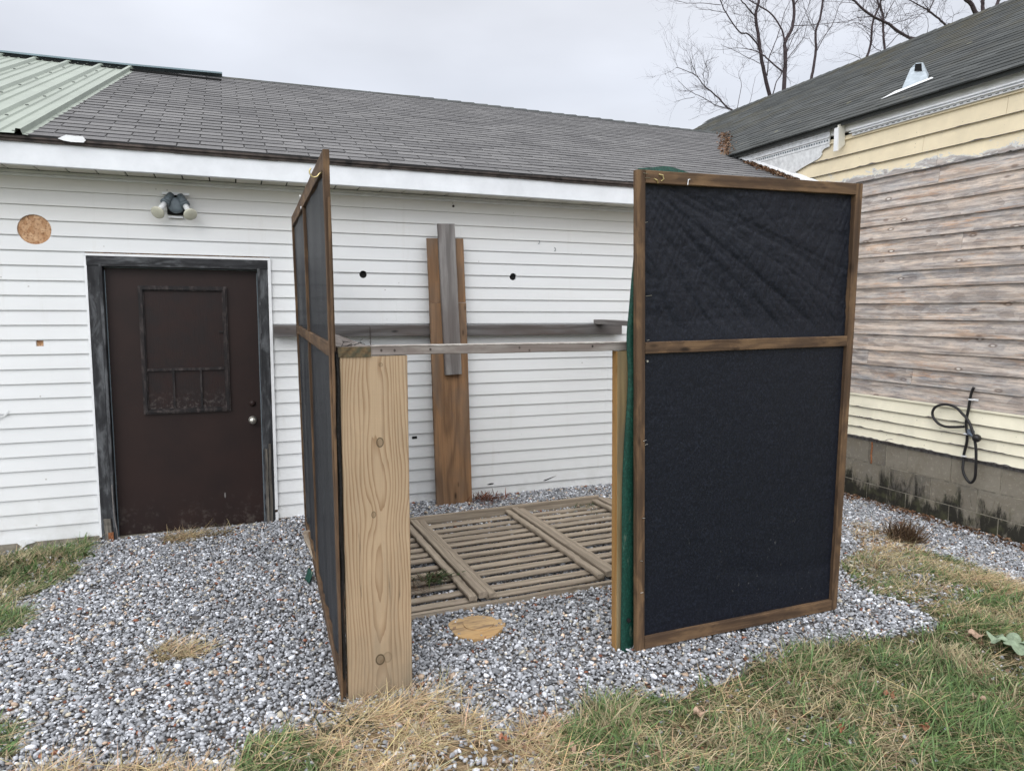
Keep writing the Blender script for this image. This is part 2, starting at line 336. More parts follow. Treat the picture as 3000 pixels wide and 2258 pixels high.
M_ORANGE = wood('orange edge wood', (0.36, 0.205, 0.075), (0.30, 0.14, 0.035), None, 0.3, 60, 2, 0.3, 0.7)
M_SLAT = wood('grey brown slat wood', (0.40, 0.335, 0.26), (0.22, 0.18, 0.135), (0.26, 0.21, 0.165), 0.4, 100, 2, 0.55, 0.85, 0.5, rv=0.25)
def mat_newpost():
    g = G('pressure treated plank with knots'); v = g.attr(); x, y, z = g.sep(v)
    hz = g.noise(g.comb(0.0, 0.0, g.math('MULTIPLY', z, 1.35)), 1.0, 1, 0.5); wx = g.noise(g.comb(g.math('MULTIPLY', x, 6), 0.0, g.math('MULTIPLY', z, 1.6)), 1.0, 1.5, 0.5)
    dx0 = g.math('ADD', g.math('SUBTRACT', x, 0.006), g.math('MULTIPLY', g.math('SUBTRACT', wx, 0.5), 0.075)); hh = g.math('ADD', g.math('MULTIPLY', g.math('MULTIPLY', hz, hz), 0.145), 0.004)
    ax = g.math('SQRT', g.math('ADD', g.math('MULTIPLY', dx0, dx0), g.math('ADD', g.math('MULTIPLY', hh, hh), g.math('MULTIPLY', y, y))))
    ff_ = g.noise(g.comb(g.math('MULTIPLY', x, 26), 0.0, g.math('MULTIPLY', z, 2.4)), 1.0, 2, 0.5); fld = g.math('ADD', g.math('MULTIPLY', ax, 60), g.math('MULTIPLY', ff_, 1.1))
    dark = None
    for (kx, kz, rx, rz, am) in [(0.0, 0.175, 0.018, 0.022, 1.0), (0.018, 1.165, 0.014, 0.019, 0.9), (-0.016, 0.845, 0.009, 0.013, 0.75), (0.028, 1.505, 0.008, 0.008, 0.55), (0.033, 0.180, 0.018, 0.022, 0.35)]:
        dx = g.math('DIVIDE', g.math('SUBTRACT', x, kx), rx); dz = g.math('DIVIDE', g.math('SUBTRACT', z, kz), rz)
        d2 = g.math('ADD', g.math('MULTIPLY', dx, dx), g.math('MULTIPLY', dz, dz))
        far = g.math('ADD', g.math('MULTIPLY', g.math('MULTIPLY', dx, dx), 0.10), g.math('MULTIPLY', g.math('MULTIPLY', dz, dz), 0.022))
        fld = g.math('ADD', fld, g.math('MULTIPLY', g.math('EXPONENT', g.math('MULTIPLY', far, -1.0)), 0.9*am))
        d = g.math('SQRT', d2)
        k_in = g.math('MULTIPLY', g.rng(d, 1.0, 0.75), 0.5*am); k_ring = g.math('MULTIPLY', g.math('MULTIPLY', g.rng(d, 1.3, 1.05), g.rng(d, 0.7, 0.95)), am)
        k = g.math('MAXIMUM', k_in, k_ring); dark = k if dark is None else g.math('MAXIMUM', dark, k)
    saw = g.math('FRACT', g.math('MULTIPLY', fld, 1.25))
    line = g.rng(saw, 0.45, 0.93); line2 = g.math('MULTIPLY', line, g.rng(saw, 1.0, 0.955))
    fine = g.noise(g.comb(g.math('MULTIPLY', x, 220), g.math('MULTIPLY', y, 220), g.math('MULTIPLY', z, 3)), 1.0, 3, 0.6)
    chk = g.noise(g.comb(g.math('MULTIPLY', x, 34), 0.0, g.math('MULTIPLY', z, 0.9)), 1.0, 3, 0.6, 0.3); saww = g.noise(g.comb(g.math('MULTIPLY', x, 3), 0.0, g.math('MULTIPLY', z, 150)), 1.0, 2, 0.5); big = g.noise(g.comb(g.math('MULTIPLY', x, 6), g.math('MULTIPLY', y, 6), g.math('MULTIPLY', z, 2.2)), 1.0, 4, 0.6)
    c = g.mix(g.rng(big, 0.3, 0.7), (0.42, 0.31, 0.20), (0.345, 0.255, 0.165))
    c = g.mix(g.math('MULTIPLY', line2, g.rng(big, 0.3, 0.7, 0.42, 0.85)), c, (0.175, 0.095, 0.045)); c = g.mix(g.math('MULTIPLY', g.rng(fine, 0.45, 0.75), 0.3), c, (0.25, 0.17, 0.085))
    c = g.mix(g.math('MULTIPLY', g.rng(saww, 0.5, 0.72), 0.22), c, (0.30, 0.24, 0.15))
    c = g.mix(g.math('MULTIPLY', g.math('MULTIPLY', g.rng(chk, 0.655, 0.675), g.rng(chk, 0.70, 0.68)), 0.7), c, (0.10, 0.07, 0.045)); gr_ = g.math('MULTIPLY', g.rng(z, 0.34, 0.12), g.rng(big, 0.30, 0.6)); c = g.mix(g.math('MULTIPLY', gr_, 0.7), c, (0.19, 0.16, 0.115)); st_ = g.rng(g.noise(g.comb(g.math('MULTIPLY', x, 11), 5.0, g.math('MULTIPLY', z, 1.6)), 1.0, 6, 0.75), 0.52, 0.66, 0, 0.38); c = g.mix(st_, c, (0.23, 0.185, 0.13)); c = g.mix(dark, c, (0.060, 0.042, 0.022))
    return g.done(c, 0.72, g.bump(g.math('ADD', fine, g.math('MULTIPLY', line2, -0.6)), 0.3, 0.002), 0, 0.3)
M_POST = mat_newpost()
def mat_fabric(name, c, sheen=0.2, alpha=None, dusty=0.0, green=False):
    g = G(name); o = g.obj(); x, y, z = g.sep(o)
    w1 = g.noise(g.mapv(o, (160, 160, 900)), 1.0, 2); w2 = g.noise(g.mapv(o, (900, 900, 160)), 1.0, 2); weave = g.math('MAXIMUM', w1, w2); mid = g.noise(g.mapv(o, (95, 95, 95)), 1.0, 3, 0.75)
    n = g.noise(o, 5, 6, 0.65)
    c0 = g.mix(g.rng(weave, 0.5, 0.75), c, tuple(min(1, q*2.0+0.004) for q in c)); c0 = g.mix(g.rng(n, 0.4, 0.75, 0, 0.25), c0, tuple(q*0.7 for q in c)); c0 = g.mix(g.rng(mid, 0.47, 0.72, 0, 0.9), c0, tuple(q*3.2+.006 for q in c))
    if dusty:
        dz = g.rng(g.noise(g.mapv(o, (70, 70, 34)), 1.0, 3, 0.6), 0.66, 0.76); z1 = g.rng(z, 0.75, 0.15); big = g.rng(g.noise(o, 2.2, 3), 0.42, 0.62)
        c0 = g.mix(g.math('MULTIPLY', g.math('MULTIPLY', dz, g.math('MULTIPLY', z1, big)), dusty), c0, (0.20, 0.20, 0.19))
        lg = g.rng(g.noise(g.mapv(o, (26, 26, 9)), 1.0, 6, 0.8), 0.6, 0.72); c0 = g.mix(g.math('MULTIPLY', lg, 0.10), c0, (0.09, 0.09, 0.085))
    if green:
        fd = g.math('MULTIPLY', g.rng(g.noise(g.mapv(o, (16, 16, 5)), 1.0, 4, 0.7), 0.6, 0.72), g.rng(z, 0.9, 0.3)); c0 = g.mix(g.math('MULTIPLY', fd, 0.6), c0, (0.35, 0.38, 0.28))
    cr_ = g.noise(g.mapv(o, (60, 60, 24)), 1.0, 4, 0.7, 0.3); nn = g.bump(cr_, 0.4, 0.004)
    return g.done(c0, 0.5, g.bump(weave, 0.3, 0.002, nn), 0, sheen, alpha)
M_FAB = mat_fabric('black weed barrier cloth', (0.0036, 0.0048, 0.0088), 0.24, None, 1.0)
M_FABL = mat_fabric('charcoal screen cloth', (0.012, 0.0135, 0.016), 0.2, 0.975)
M_GREENF = mat_fabric('green shade netting', (0.004, 0.030, 0.021), 0.3, None, 0, True)
M_EDGEF = mat_fabric('black felt edge', (0.009, 0.009, 0.009), 0.1)
def mat_board(name, kind):
    g = G(name); o = g.obj(); x, y, z = g.sep(o); rn = g.attr('rnd', 'Fac'); v = g.attr(); gx, gy, gz = g.sep(v)
    fib = g.noise(g.comb(g.math('MULTIPLY', gx, 55), 0.0, g.math('MULTIPLY', gz, 2.2)), 1.0, 8, 0.8); fld = g.math('ADD', g.math('MULTIPLY', gx, 75), g.math('MULTIPLY', g.noise(g.comb(g.math('MULTIPLY', gx, 7), 0.0, g.math('MULTIPLY', gz, 1.1)), 1.0, 2), 15)); ring = g.math('POWER', g.math('ADD', g.math('MULTIPLY', g.math('SINE', fld), 0.5), 0.5), 2.0)
    blk = g.vor(g.comb(g.math('MULTIPLY', gx, 24), 0.0, g.math('MULTIPLY', gz, 8)), 1.0, 'Color'); bs = g.n('ShaderNodeSeparateColor', {0: blk}).outputs; n1 = g.noise(g.comb(g.math('MULTIPLY', gx, 10), 0.0, g.math('MULTIPLY', gz, 2.2)), 1.0, 6, 0.7, 0.8)
    sp = g.vor(g.comb(g.math('MULTIPLY', gx, 8), 0.0, g.math('MULTIPLY', gz, 3.4)), 1.0)
    bare = g.mix(rn, (0.54, 0.49, 0.45), (0.37, 0.37, 0.375)); bare = g.mix(g.rng(n1, 0.42, 0.62, 0, 0.85), bare, (0.72, 0.60, 0.50))
    bare = g.mix(g.math('MULTIPLY', g.rng(g.noise(g.comb(g.math('MULTIPLY', gx, 26), 3.0, g.math('MULTIPLY', gz, 6)), 1.0, 7, 0.8), 0.45, 0.62), 0.66), bare, (0.19, 0.18, 0.19)); bare = g.mix(g.math('MULTIPLY', g.rng(bs[1], 0.82, 0.92), 0.42), bare, (0.14, 0.115, 0.11))
    og = g.rng(g.noise(g.comb(g.math('MULTIPLY', gx, 11), 2.0, g.math('MULTIPLY', gz, 1.4)), 1.0, 7, 0.8), 0.53, 0.63); bare = g.mix(g.math('MULTIPLY', og, 0.70), bare, (0.56, 0.31, 0.16)); tanp = g.rng(g.noise(g.comb(g.math('MULTIPLY', gx, 7), 7.0, g.math('MULTIPLY', gz, .9)), 1.0, 6, 0.75), 0.46, 0.60); bare = g.mix(g.math('MULTIPLY', tanp, 0.5), bare, (0.66, 0.52, 0.41))
    bare = g.mix(g.math('MULTIPLY', ring, 0.42), bare, (0.12, 0.095, 0.08)); bare = g.mix(g.rng(fib, 0.50, 0.62, 0, 0.7), bare, (0.13, 0.12, 0.115)); bare = g.mix(g.rng(fib, 0.46, 0.36, 0, 0.6), bare, (0.74, 0.68, 0.62))
    bare = g.mix(g.math('MULTIPLY', g.math('MULTIPLY', g.rng(sp, 0.16, 0.11), g.rng(sp, 0.045, 0.09)), 0.6), bare, (0.11, 0.07, 0.05)); bare = g.mix(g.math('MULTIPLY', g.rng(sp, 0.075, 0.05), g.rng(bs[2], 0.3, 0.5)), bare, (0.62, 0.58, 0.53))
    h = g.math('ADD', fib, ring)
    if kind == 'bare': return g.done(bare, 0.85, g.bump(h, 0.5, 0.003), 0, 0.2)
    top = (0.76, 0.655, 0.46) if kind == 'yellow' else (0.86, 0.81, 0.64)
    p = g.mix(g.rng(g.noise(o, 4, 5, 0.6), 0.35, 0.7), top, tuple(q*0.86 for q in top))
    st = g.rng(g.noise(g.comb(x, g.math('MULTIPLY', y, 14), g.math('MULTIPLY', z, 3)), 1.0, 4, 0.7), 0.55, 0.8, 0, 0.35); p = g.mix(st, p, tuple(min(1, q*1.15) for q in top))
    pits = g.math('MULTIPLY', g.rng(g.vor(g.mapv(o, (16, 16, 22)), 1.0), 0.1, 0.06), g.rng(g.noise(o, 3, 2), 0.5, 0.6)); p = g.mix(g.math('MULTIPLY', pits, 0.7), p, (0.17, 0.13, 0.09))
    pe = g.noise(g.mapv(o, (5, 5, 14)), 1.0, 7, 0.72, 0.7)
    if kind == 'yellow':
        edge = g.math('ADD', pe, g.rng(z, 3.14, 3.02, 0.0, 0.30)); m = g.rng(edge, 0.66, 0.70); m2 = g.rng(edge, 0.60, 0.63)
        p = g.mix(g.math('MULTIPLY', m2, g.rng(z, 3.20, 3.15, 0, 1)), p, (0.55, 0.55, 0.53))
    else: m = g.rng(pe, 0.665, 0.69)
    c = g.mix(m, p, g.mix(0.4, bare, (0.28, 0.27, 0.27))); return g.done(c, 0.62, g.bump(pe, 0.35, 0.003), 0, 0.35)
M_BARE = mat_board('bare weathered clapboard', 'bare'); M_YEL = mat_board('faded yellow painted clapboard', 'yellow'); M_CREAM = mat_board('cream painted clapboard', 'cream')
def mat_block():
    g = G('concrete block'); o = g.obj(); x, y, z = g.sep(o); rn = g.attr('rnd', 'Fac')
    sp = g.noise(o, 130, 3, 0.8); n = g.noise(o, 6, 5, 0.65)
    c = g.mix(rn, (0.26, 0.235, 0.19), (0.15, 0.137, 0.118)); c = g.mix(g.rng(n, 0.42, 0.64, 0, .8), c, (0.20, 0.175, 0.135)); c = g.mix(g.rng(g.noise(o, 28, 4, .7), 0.55, 0.7, 0, .5), c, (0.37, 0.34, 0.28)); c = g.mix(g.rng(sp, 0.6, 0.78, 0, 0.5), c, (0.42, 0.39, 0.33)); c = g.mix(g.rng(sp, 0.4, 0.25, 0, 0.5), c, (0.09, 0.08, 0.06))
    stain = g.noise(g.comb(x, g.math('MULTIPLY', y, 7.5), g.math('MULTIPLY', z, 2.6)), 1.0, 6, 0.72, 0.5)
    m = g.rng(g.math('ADD', stain, g.rng(z, 0.26, -0.08, -0.09, 0.17)), 0.50, 0.62); m = g.math('MULTIPLY', m, g.rng(z, 0.30, 0.14))
    c = g.mix(g.math('MULTIPLY', m, 0.93), c, (0.018, 0.018, 0.015)); gm = g.rng(g.noise(o, 11, 5), 0.5, 0.68); c = g.mix(g.math('MULTIPLY', g.math('MULTIPLY', gm, g.rng(z, 0.25, 0.0)), 0.5), c, (0.10, 0.10, 0.055))
    return g.done(c, 0.92, g.bump(sp, 0.6, 0.004), 0, 0.15)
M_BLOCK = mat_block(); M_MORTAR = plain('mortar', (0.30, 0.275, 0.22), 0.95, 0, 0.25, 30)
M_RUST = plain('rust brown streak', (0.26, 0.10, 0.04), 0.8, 0, 0.3, 40)
M_CONC = plain('concrete footing', (0.22, 0.20, 0.16), 0.9, 0, 0.25, 12)

# ================================================================== back building
WY = 6.104; EXP = 0.1063; ZT = 2.582
bb = empty('shed_building', (2.0, WY, 0))
tag(bb, 'long low white vinyl sided building with grey shingle roof and brown door', 'building')
MB().box((-7, WY+0.012, -0.6), (-0.90, WY+0.15, 2.70)).box((0.222, WY+0.012, -0.6), (7.0, WY+0.15, 2.70)).box((-0.90, WY+0.012, 2.078), (0.222, WY+0.15, 2.70)).box((-7, WY+0.2, -0.6), (7.0, 13.4, 2.70)).build('wall_core', M_OSB, bb)
# siding courses as closed prisms
def course_prof(ztop, zbot, dy=0.0):
    return [(WY+0.011, ztop), (WY-0.002+dy, ztop), (WY-0.0145+dy, zbot+0.006), (WY-0.0145+dy, zbot), (WY+0.001, zbot+0.001), (WY+0.011, zbot+0.001)]
segs = []
zt = 2.705; kk = 0
zs = [ZT-EXP*k for k in range(0, 25)]
tops = [2.68]+zs[:-1]
for i, zb in enumerate(zs):
    ztop = tops[i]
    if i % 2 == 0:
        s1 = random.uniform(-4, -2.2); s2 = {0: -0.16, 2: 1.9, 12: 3.37, 14: 3.37, 16: 3.35}.get(i, random.choice([0.9, 1.3, 2.6, 3.0, 3.6]) + random.uniform(-.1, .1))
    xs = [(-7, s1, 0.0), (s1-0.02, s2, -0.0020), (s2-0.02, 5.9, -0.0040)]
    for (xa, xb, dy) in xs:
        parts = [(xa, xb)]
        if zb < 2.128-0.001:                       # door opening (white trim outside edge -0.992 .. 0.300)
            parts = []
            if xa < -0.99: parts.append((xa, min(xb, -0.99)))
            if xb > 0.298: parts.append((max(xa, 0.298), xb))
        for (a, b) in parts:
            if b-a > 0.02: segs.append((a, b, ztop, zb, dy))
HOLES = [(-1.292, 2.303, 0.105, 28), (1.032, 2.035, 0.031, 20), (2.371, 2.043, 0.032, 20), (-1.303, 1.492, 0.030, 4)]
sid = MB()
def seg_mesh(a, b, zt_, zb, dy): 
    m = MB(); P = [(0, y, z) for (y, z) in course_prof(zt_, zb, dy)]; m.prism(P, (a, 0, 0), (b, 0, 0), 0.5); return m
def cutters(a, b, zt_, zb): return [h for h in HOLES if a < h[0]+h[2] and b > h[0]-h[2] and zb < h[1]+h[2] and zt_ > h[1]-h[2]]
for (a, b, zt_, zb, dy) in segs:
    rr = random.random(); cs = cutters(a, b, zt_, zb); m = seg_mesh(a, b, zt_, zb, dy)
    if not cs: sid.add(np.vstack(m.v), m.f, None, rr); continue
    o = m.build('tmp', M_SIDE); tmp = [o]
    for (hx, hz, hr, ns) in cs:
        c = MB()
        if ns == 4: c.box((hx-0.024, WY-0.1, hz-0.021), (hx+0.022, WY+0.1, hz+0.021))
        else: c.disc((hx, WY-0.1, hz), (0, 1, 0), hr, 0.2, ns)
        bmh = bmesh.new(); co = c.build('tmpc', M_SIDE); bmh.from_mesh(co.data); bmesh.ops.recalc_face_normals(bmh, faces=bmh.faces); bmh.to_mesh(co.data); bmh.free(); tmp.append(co)
        md = o.modifiers.new('b', 'BOOLEAN'); md.operation = 'DIFFERENCE'; md.solver = 'EXACT'; md.object = co
    bmh = bmesh.new(); bmh.from_mesh(o.data); bmesh.ops.recalc_face_normals(bmh, faces=bmh.faces); bmh.to_mesh(o.data); bmh.free()
    dg = bpy.context.evaluated_depsgraph_get(); dg.update(); me = bpy.data.meshes.new_from_object(o.evaluated_get(dg))
    if len(me.vertices): sid.add([v.co[:] for v in me.vertices], [tuple(p.vertices) for p in me.polygons], None, rr)
    for t in tmp:
        d_ = t.data; bpy.data.objects.remove(t); bpy.data.meshes.remove(d_)
    bpy.data.meshes.remove(me)
sidobj = sid.build('vinyl_siding', M_SIDE, bb)
for (hx, hz, hr, ns) in HOLES[1:3]: MB().disc((hx, WY+0.0105, hz), (0, -1, 0), hr+0.02, 0.004, 20).build('vent_hole', M_BLACK, bb)
MB().disc((-1.292, WY+0.004, 2.303), (0, -1, 0), 0.125, 0.004, 28).build('round_patch', M_OSB, bb)
for dx in (-0.018, 0.018): MB().disc((1.494+dx, WY-0.006, 2.487), (0, -1, 0), 0.0105, 0.006, 12).build('rusty_plug', M_RUST, bb)
# trims under soffit
m = MB()
m.box((-7, WY-0.020, 2.672), (5.9, WY+0.011, 2.690)); m.box((-7, WY-0.030, 2.692), (5.9, WY+0.011, 2.712)); m.build('frieze_trim', M_TRIMW, bb)
m = MB()
x = -7.0
while x < 5.9:
    m.box((x, 5.800, 2.716+RS.uniform(-.001, .001)), (x+0.176, WY-0.012, 2.724)); x += 0.186
m.build('soffit', M_SOFF, bb)
MB().box((-7, 5.80, 2.7245), (5.9, WY+0.2, 2.735)).build('soffit_backing', M_BLACK, bb)
m = MB()
for (a, b, dy) in [(-7, -3.1, 0), (-3.12, -0.566, -0.0015), (-0.58, 2.60, -0.003), (2.585, 5.9, -0.0015)]: m.box((a, 5.786+dy, 2.703), (b, 5.798, 2.852))
m.box((-7, 5.787, 2.700), (5.9, 5.82, 2.706)); m.build('fascia', M_WHITE, bb)
m = MB(); xs_ = np.linspace(-7, 5.6, 90)
for i in range(len(xs_)-1): 
    d_ = RS.uniform(-.002, .002); m.box((xs_[i], 5.768, 2.846+d_), (xs_[i+1], 5.80, 2.866)); m.box((xs_[i], 5.756+d_, 2.866), (xs_[i+1], 5.82, 2.8815))
m.build('drip_edge', M_DRIP, bb)
MB().box((-7, 6.7, 2.3), (5.3, 6.71, 2.85)).build('attic_block', M_BLACK, bb)
# foundation strip
MB().box((-7, WY-0.02, -0.6), (-0.99, WY+0.10, 0.030)).build('footing', M_CONC, bb)
# ---- roofs
SL = 0.42; RX = [-9, -2.9, -1.25, -0.05, 2.3, 4.5, 5.85, 8.5]; RY = [9.36, 9.36, 9.44, 9.66, 9.85, 9.72, 9.60, 9.60]
def ridge_y(x): return float(np.interp(x, RX, RY))
def bz(y): return 2.886+SL*(y-5.764)
sc_ = math.sqrt(1+SL*SL); DV = 0.128
def metal_edge(y): return -1.247+0.0824*(y-5.764)
m = MB(); v = []; f = []
# deck
dk = MB(); XX = np.linspace(-7, 7.6, 60)
vv = [];
for x in XX: ry = ridge_y(x); vv += [(x, 5.77, bz(5.77)-0.012), (x, ry, bz(ry)-0.012), (x, ry+0.15, bz(ry)-0.05), (x, 13.4, 2.9)]
ff = [(4*i+j, 4*i+4+j, 4*i+5+j, 4*i+1+j) for i in range(len(XX)-1) for j in range(3)]
dk.add(vv, ff); dk.build('roof_deck', M_SH1, bb)
tar = MB()
m = MB(); nrm = np.array([0, -SL, 1])/sc_; upv = np.array([0, 1, SL])/sc_
row = 0
while True:
    s0 = row*DV; y0 = 5.757+s0/sc_
    if y0 > 9.9: break
    x = 7.6-(row % 2)*0.152-RS.uniform(0, .01); 
    while x > -7:
        xl = x-0.305+0.010; xr = x
        ry = ridge_y((xl+xr)/2)
        if y0 < ry-0.02:
            me_ = metal_edge(y0+0.1)
            if xr > me_+0.02 or xr < -8:
                xa = max(xl, me_-0.02); L_ = min(0.25, (ry-y0)*sc_)
                lift = 0.0095+RS.uniform(-.001, .002); o0 = np.array([0, y0, bz(y0)])
                a0 = np.array([xa, 0, 0]); b0 = np.array([xr, 0, 0]); jl = RS.uniform(-.002, .002)
                vb = [a0+o0+upv*jl-nrm*0.004, b0+o0+upv*jl-nrm*0.004, b0+o0+upv*jl+nrm*lift, a0+o0+upv*jl+nrm*lift, b0+o0+upv*L_+nrm*0.0, a0+o0+upv*L_+nrm*0.0]
                m.add(vb, [(3, 2, 4, 5), (1, 4, 2), (0, 3, 5)], None, RS.rand())
                e0 = -upv*0.0012; tar.add([vb[0]+e0-nrm*.004, vb[1]+e0-nrm*.004, vb[2]+e0, vb[3]+e0], [(0, 1, 2, 3)])
                sl0 = b0+o0-upv*.001+nrm*.0032; sw = np.array([.011, 0, 0]); tar.add([sl0-sw*.1, sl0+sw, sl0+sw+upv*.124, sl0-sw*.1+upv*.124], [(0, 1, 2, 3)])
        x -= 0.305
    row += 1
M_TAR = plain('black asphalt edge', (0.036, 0.035, 0.036), 0.9)
sr_ = m.build('shingle_roof', M_SH1, bb); tar.build('shingle_edges', M_TAR, sr_)
# ridge cap shingles and dark ridge line
m = MB(); x = -0.2
while x < 7.4:
    ry = ridge_y(x); m.add([(x, ry-0.13, bz(ry-0.13)+0.010), (x+0.2, ridge_y(x+.2)-0.13, bz(ridge_y(x+.2)-0.13)+0.010), (x+0.2, ridge_y(x+.2)+0.02, bz(ry)+0.022), (x, ry+0.02, bz(ry)+0.016), (x, ry+0.15, bz(ry-.1)), (x+0.2, ry+0.15, bz(ry-.1))], [(0, 1, 2, 3), (3, 2, 5, 4)], None, RS.rand()); x += 0.19
m.build('ridge_shingles', M_SH2, bb)
# pale green ribbed metal sheet
m = MB()
prof = []
def rib_profile():
    pts = []; x = 0.0
    pts.append((0.03, -0.004)); pts.append((0.0, 0.0)); pts.append((-0.008, 0.034)); pts.append((-0.034, 0.036)); pts.append((-0.045, 0.004)); x = -0.045
    while x > -5.6:
        pts += [(x-0.085, 0.003), (x-0.092, 0.013), (x-0.099, 0.003)]; pts += [(x-0.172, 0.003), (x-0.179, 0.013), (x-0.186, 0.003)]
        pts += [(x-0.235, 0.003), (x-0.250, 0.027), (x-0.277, 0.027), (x-0.292, 0.003)]; x -= 0.290+0.012
        pts.append((x, 0.003))
    return pts
rp = rib_profile(); nn_ = len(rp); vv = []
for t in (0, 0.5, 1):
    for (dx, h) in rp:
        xx_ = metal_edge(5.74)+dx; ry = ridge_y(xx_+0.3)-0.03; y = 5.735+t*(ry-5.735); vv.append(np.array([metal_edge(y)+dx, y, bz(y)+0.012])+nrm*h)
m.add(vv, [(j*nn_+i, j*nn_+i+1, (j+1)*nn_+i+1, (j+1)*nn_+i) for j in range(2) for i in range(nn_-1)])
mt = m.build('metal_roof_sheet', M_GREENMET, bb)
md = mt.modifiers.new('s', 'SOLIDIFY'); md.thickness = 0.0012
def screw_at(p, r):
    global SCR
    if SCR is None: SCR = MB().disc((0, 0, 0), nrm, 0.012, 0.006, 8).build('roof_screw', M_SCREW, mt); o = SCR
    else: o = SCR.copy(); COL.objects.link(o); o.parent = mt
    o.location = Vector(p)-wloc(mt); o.scale = (r/.012,)*3
SCR = None
_m0 = MB().disc(tuple(wloc(mt)), nrm, 0.012, 0.006, 8)
SCR = _m0.build('roof_screw', M_SCREW, mt); first_ = True
for k in range(1, 7):
    for s_i in range(9):
        y = 5.85+s_i*0.44; xk = metal_edge(y)-0.045-(k-1)*0.302-0.21; p = np.array([xk, y, bz(y)+0.012])+nrm*0.004
        if first_: SCR.location = Vector(p)-wloc(mt); first_ = False
        else: screw_at(p, .012)
for s_i in range(12):
    y = 5.8+s_i*0.32; screw_at(np.array([metal_edge(y)-0.07, y, bz(y)+0.012])+nrm*0.004, .008)
m = MB(); vv = []
for x in np.linspace(-6.5, -0.01, 14):
    ry = ridge_y(x); zr_ = bz(ry); vv += [(x, ry-0.10, zr_+0.012), (x, ry-0.10, zr_+0.030), (x, ry, zr_+0.060), (x, ry+0.15, zr_+0.02)]
m.add(vv, [(4*i+j, 4*i+4+j, 4*i+5+j, 4*i+1+j) for i in range(13) for j in range(3)]); rc = m.build('metal_ridge_cap', M_GREENCAP, bb)
md = rc.modifiers.new('s', 'SOLIDIFY'); md.thickness = 0.004
MB().box((-6.5, 9.26, bz(9.3)-0.01), (-0.02, 9.27, bz(9.3)+0.018)).build('ridge_gap', M_BLACK, bb)
# peeled white flake at the eave
m = MB(); P = [(-1.02, 0, 2.868), (-.975, 0, 2.862), (-.90, 0, 2.864), (-.885, 0, 2.880), (-.905, 0, 2.905), (-.95, 0, 2.903), (-1.0, 0, 2.906), (-1.02, 0, 2.895), (-1.05, 0, 2.878)]
m.prism(P, (0, 5.742, 0), (0, 5.79, .006)); m.build('peeled_flake', M_TRIMW, bb)
# torn vinyl near ground
for (pts, dy) in [([(-1.64, .985), (-1.61, .955), (-1.575, .96), (-1.53, .985), (-1.515, 1.02), (-1.53, 1.0), (-1.57, .972), (-1.62, .975)], -.022),
                  ([(-1.53, .045), (-1.49, .06), (-1.44, .055), (-1.41, .03), (-1.46, .02), (-1.51, -.02), (-1.52, -.03), (-1.50, .012)], -.03),
                  ([(2.12, .16), (2.16, .170), (2.19, .167), (2.18, .158), (2.14, .154)], -.0165), ([(2.68, .15), (2.75, .170), (2.82, .188), (2.74, .158), (2.70, .145)], -.0175)]:
    m = MB(); P = [(x, 0, z) for x, z in pts]; m.prism(P, (0, WY+dy, 0), (0, WY+dy-0.002, 0)); m.build('torn_vinyl', M_DIRTW if pts[0][0] < 1 else M_BLACK, bb)
# ---- door and casing
m = MB(); m.beam((-0.936, 6.083, -0.1), (-0.936, 6.083, 2.055), (1, 0, 0), 0.078, 0.030, 0.004, 10, 0.001); m.beam((-0.978, 6.083, 2.091), (0.278, 6.083, 2.091), (0, 0, 1), 0.070, 0.030, 0.004, 10, 0.001); m.beam((0.2405, 6.083, -0.1), (0.2405, 6.083, 2.055), (1, 0, 0), 0.072, 0.030, 0.004, 10, 0.001)
cas = m.build('door_casing', M_CASING, bb)
m = MB(); m.beam((-0.889, 6.118, -0.1), (-0.889, 6.118, 2.07), (1, 0, 0), 0.022, 0.10, 0.003, 6, 0.0005); m.beam((0.209, 6.118, -0.1), (0.209, 6.118, 2.07), (1, 0, 0), 0.022, 0.10, 0.003, 6); m.beam((-0.88, 6.118, 2.064), (0.20, 6.118, 2.064), (0, 0, 1), 0.022, 0.10, 0.003, 6)
m.build('door_jamb', M_CASING, bb)
m = MB(); m.box((-0.874, 6.126, 0), (-0.868, 6.140, 2.03)); m.box((0.192, 6.126, 0), (0.198, 6.14, 2.03)); m.box((-0.874, 6.126, 2.046), (0.198, 6.14, 2.052)); m.build('weather_strip', M_GREYPL, bb)
m = MB(); m.box((0.2775, 6.070, 0.11), (0.300, 6.112, 2.128)); m.box((-0.992, 6.070, 0.02), (-0.9762, 6.112, 2.128)); m.box((-0.992, 6.068, 2.1285), (0.300, 6.112, 2.146)); m.build('door_trim', M_TRIMW, bb)
m = MB(); m.box((0.279, 6.068, 0.02), (0.302, 6.095, 0.085)); m.build('broken_trim_end', M_TRIMW, bb)
for (p0, p1, w, t, wb_) in [((-0.925, 6.066, -0.05), (-0.93, 6.066, 0.16), .05, .02, .004), ((0.222, 6.064, 0.0), (0.222, 6.064, 0.62), .022, .014, .002), ((0.250, 6.064, 0.0), (0.250, 6.064, 0.66), .02, .012, .002)]:
    m = MB(); m.beam(p0, p1, (1, 0, 0), w, t, 0.003, 8, wb_); m.build('rotten_casing_wood', M_ROT, bb)
m = MB(); m.tube([(-.889, 6.058, .42), (-.887, 6.050, .30), (-.882, 6.040, .18), (-.868, 6.030, .08), (-.862, 6.028, -.03)], .0040, 6); m.build('loose_weather_strip', M_GREYW, bb)
MB().box((-0.93, 6.052, -0.04), (-0.895, 6.062, 0.055)).build('rust_spot', M_RUST, bb)
dr = MB().box((-0.866, 6.140, 0.0), (0.191, 6.180, 2.045)).build('door', M_DOOR, bb)
tag(dr, 'dark brown steel door with a boarded window')
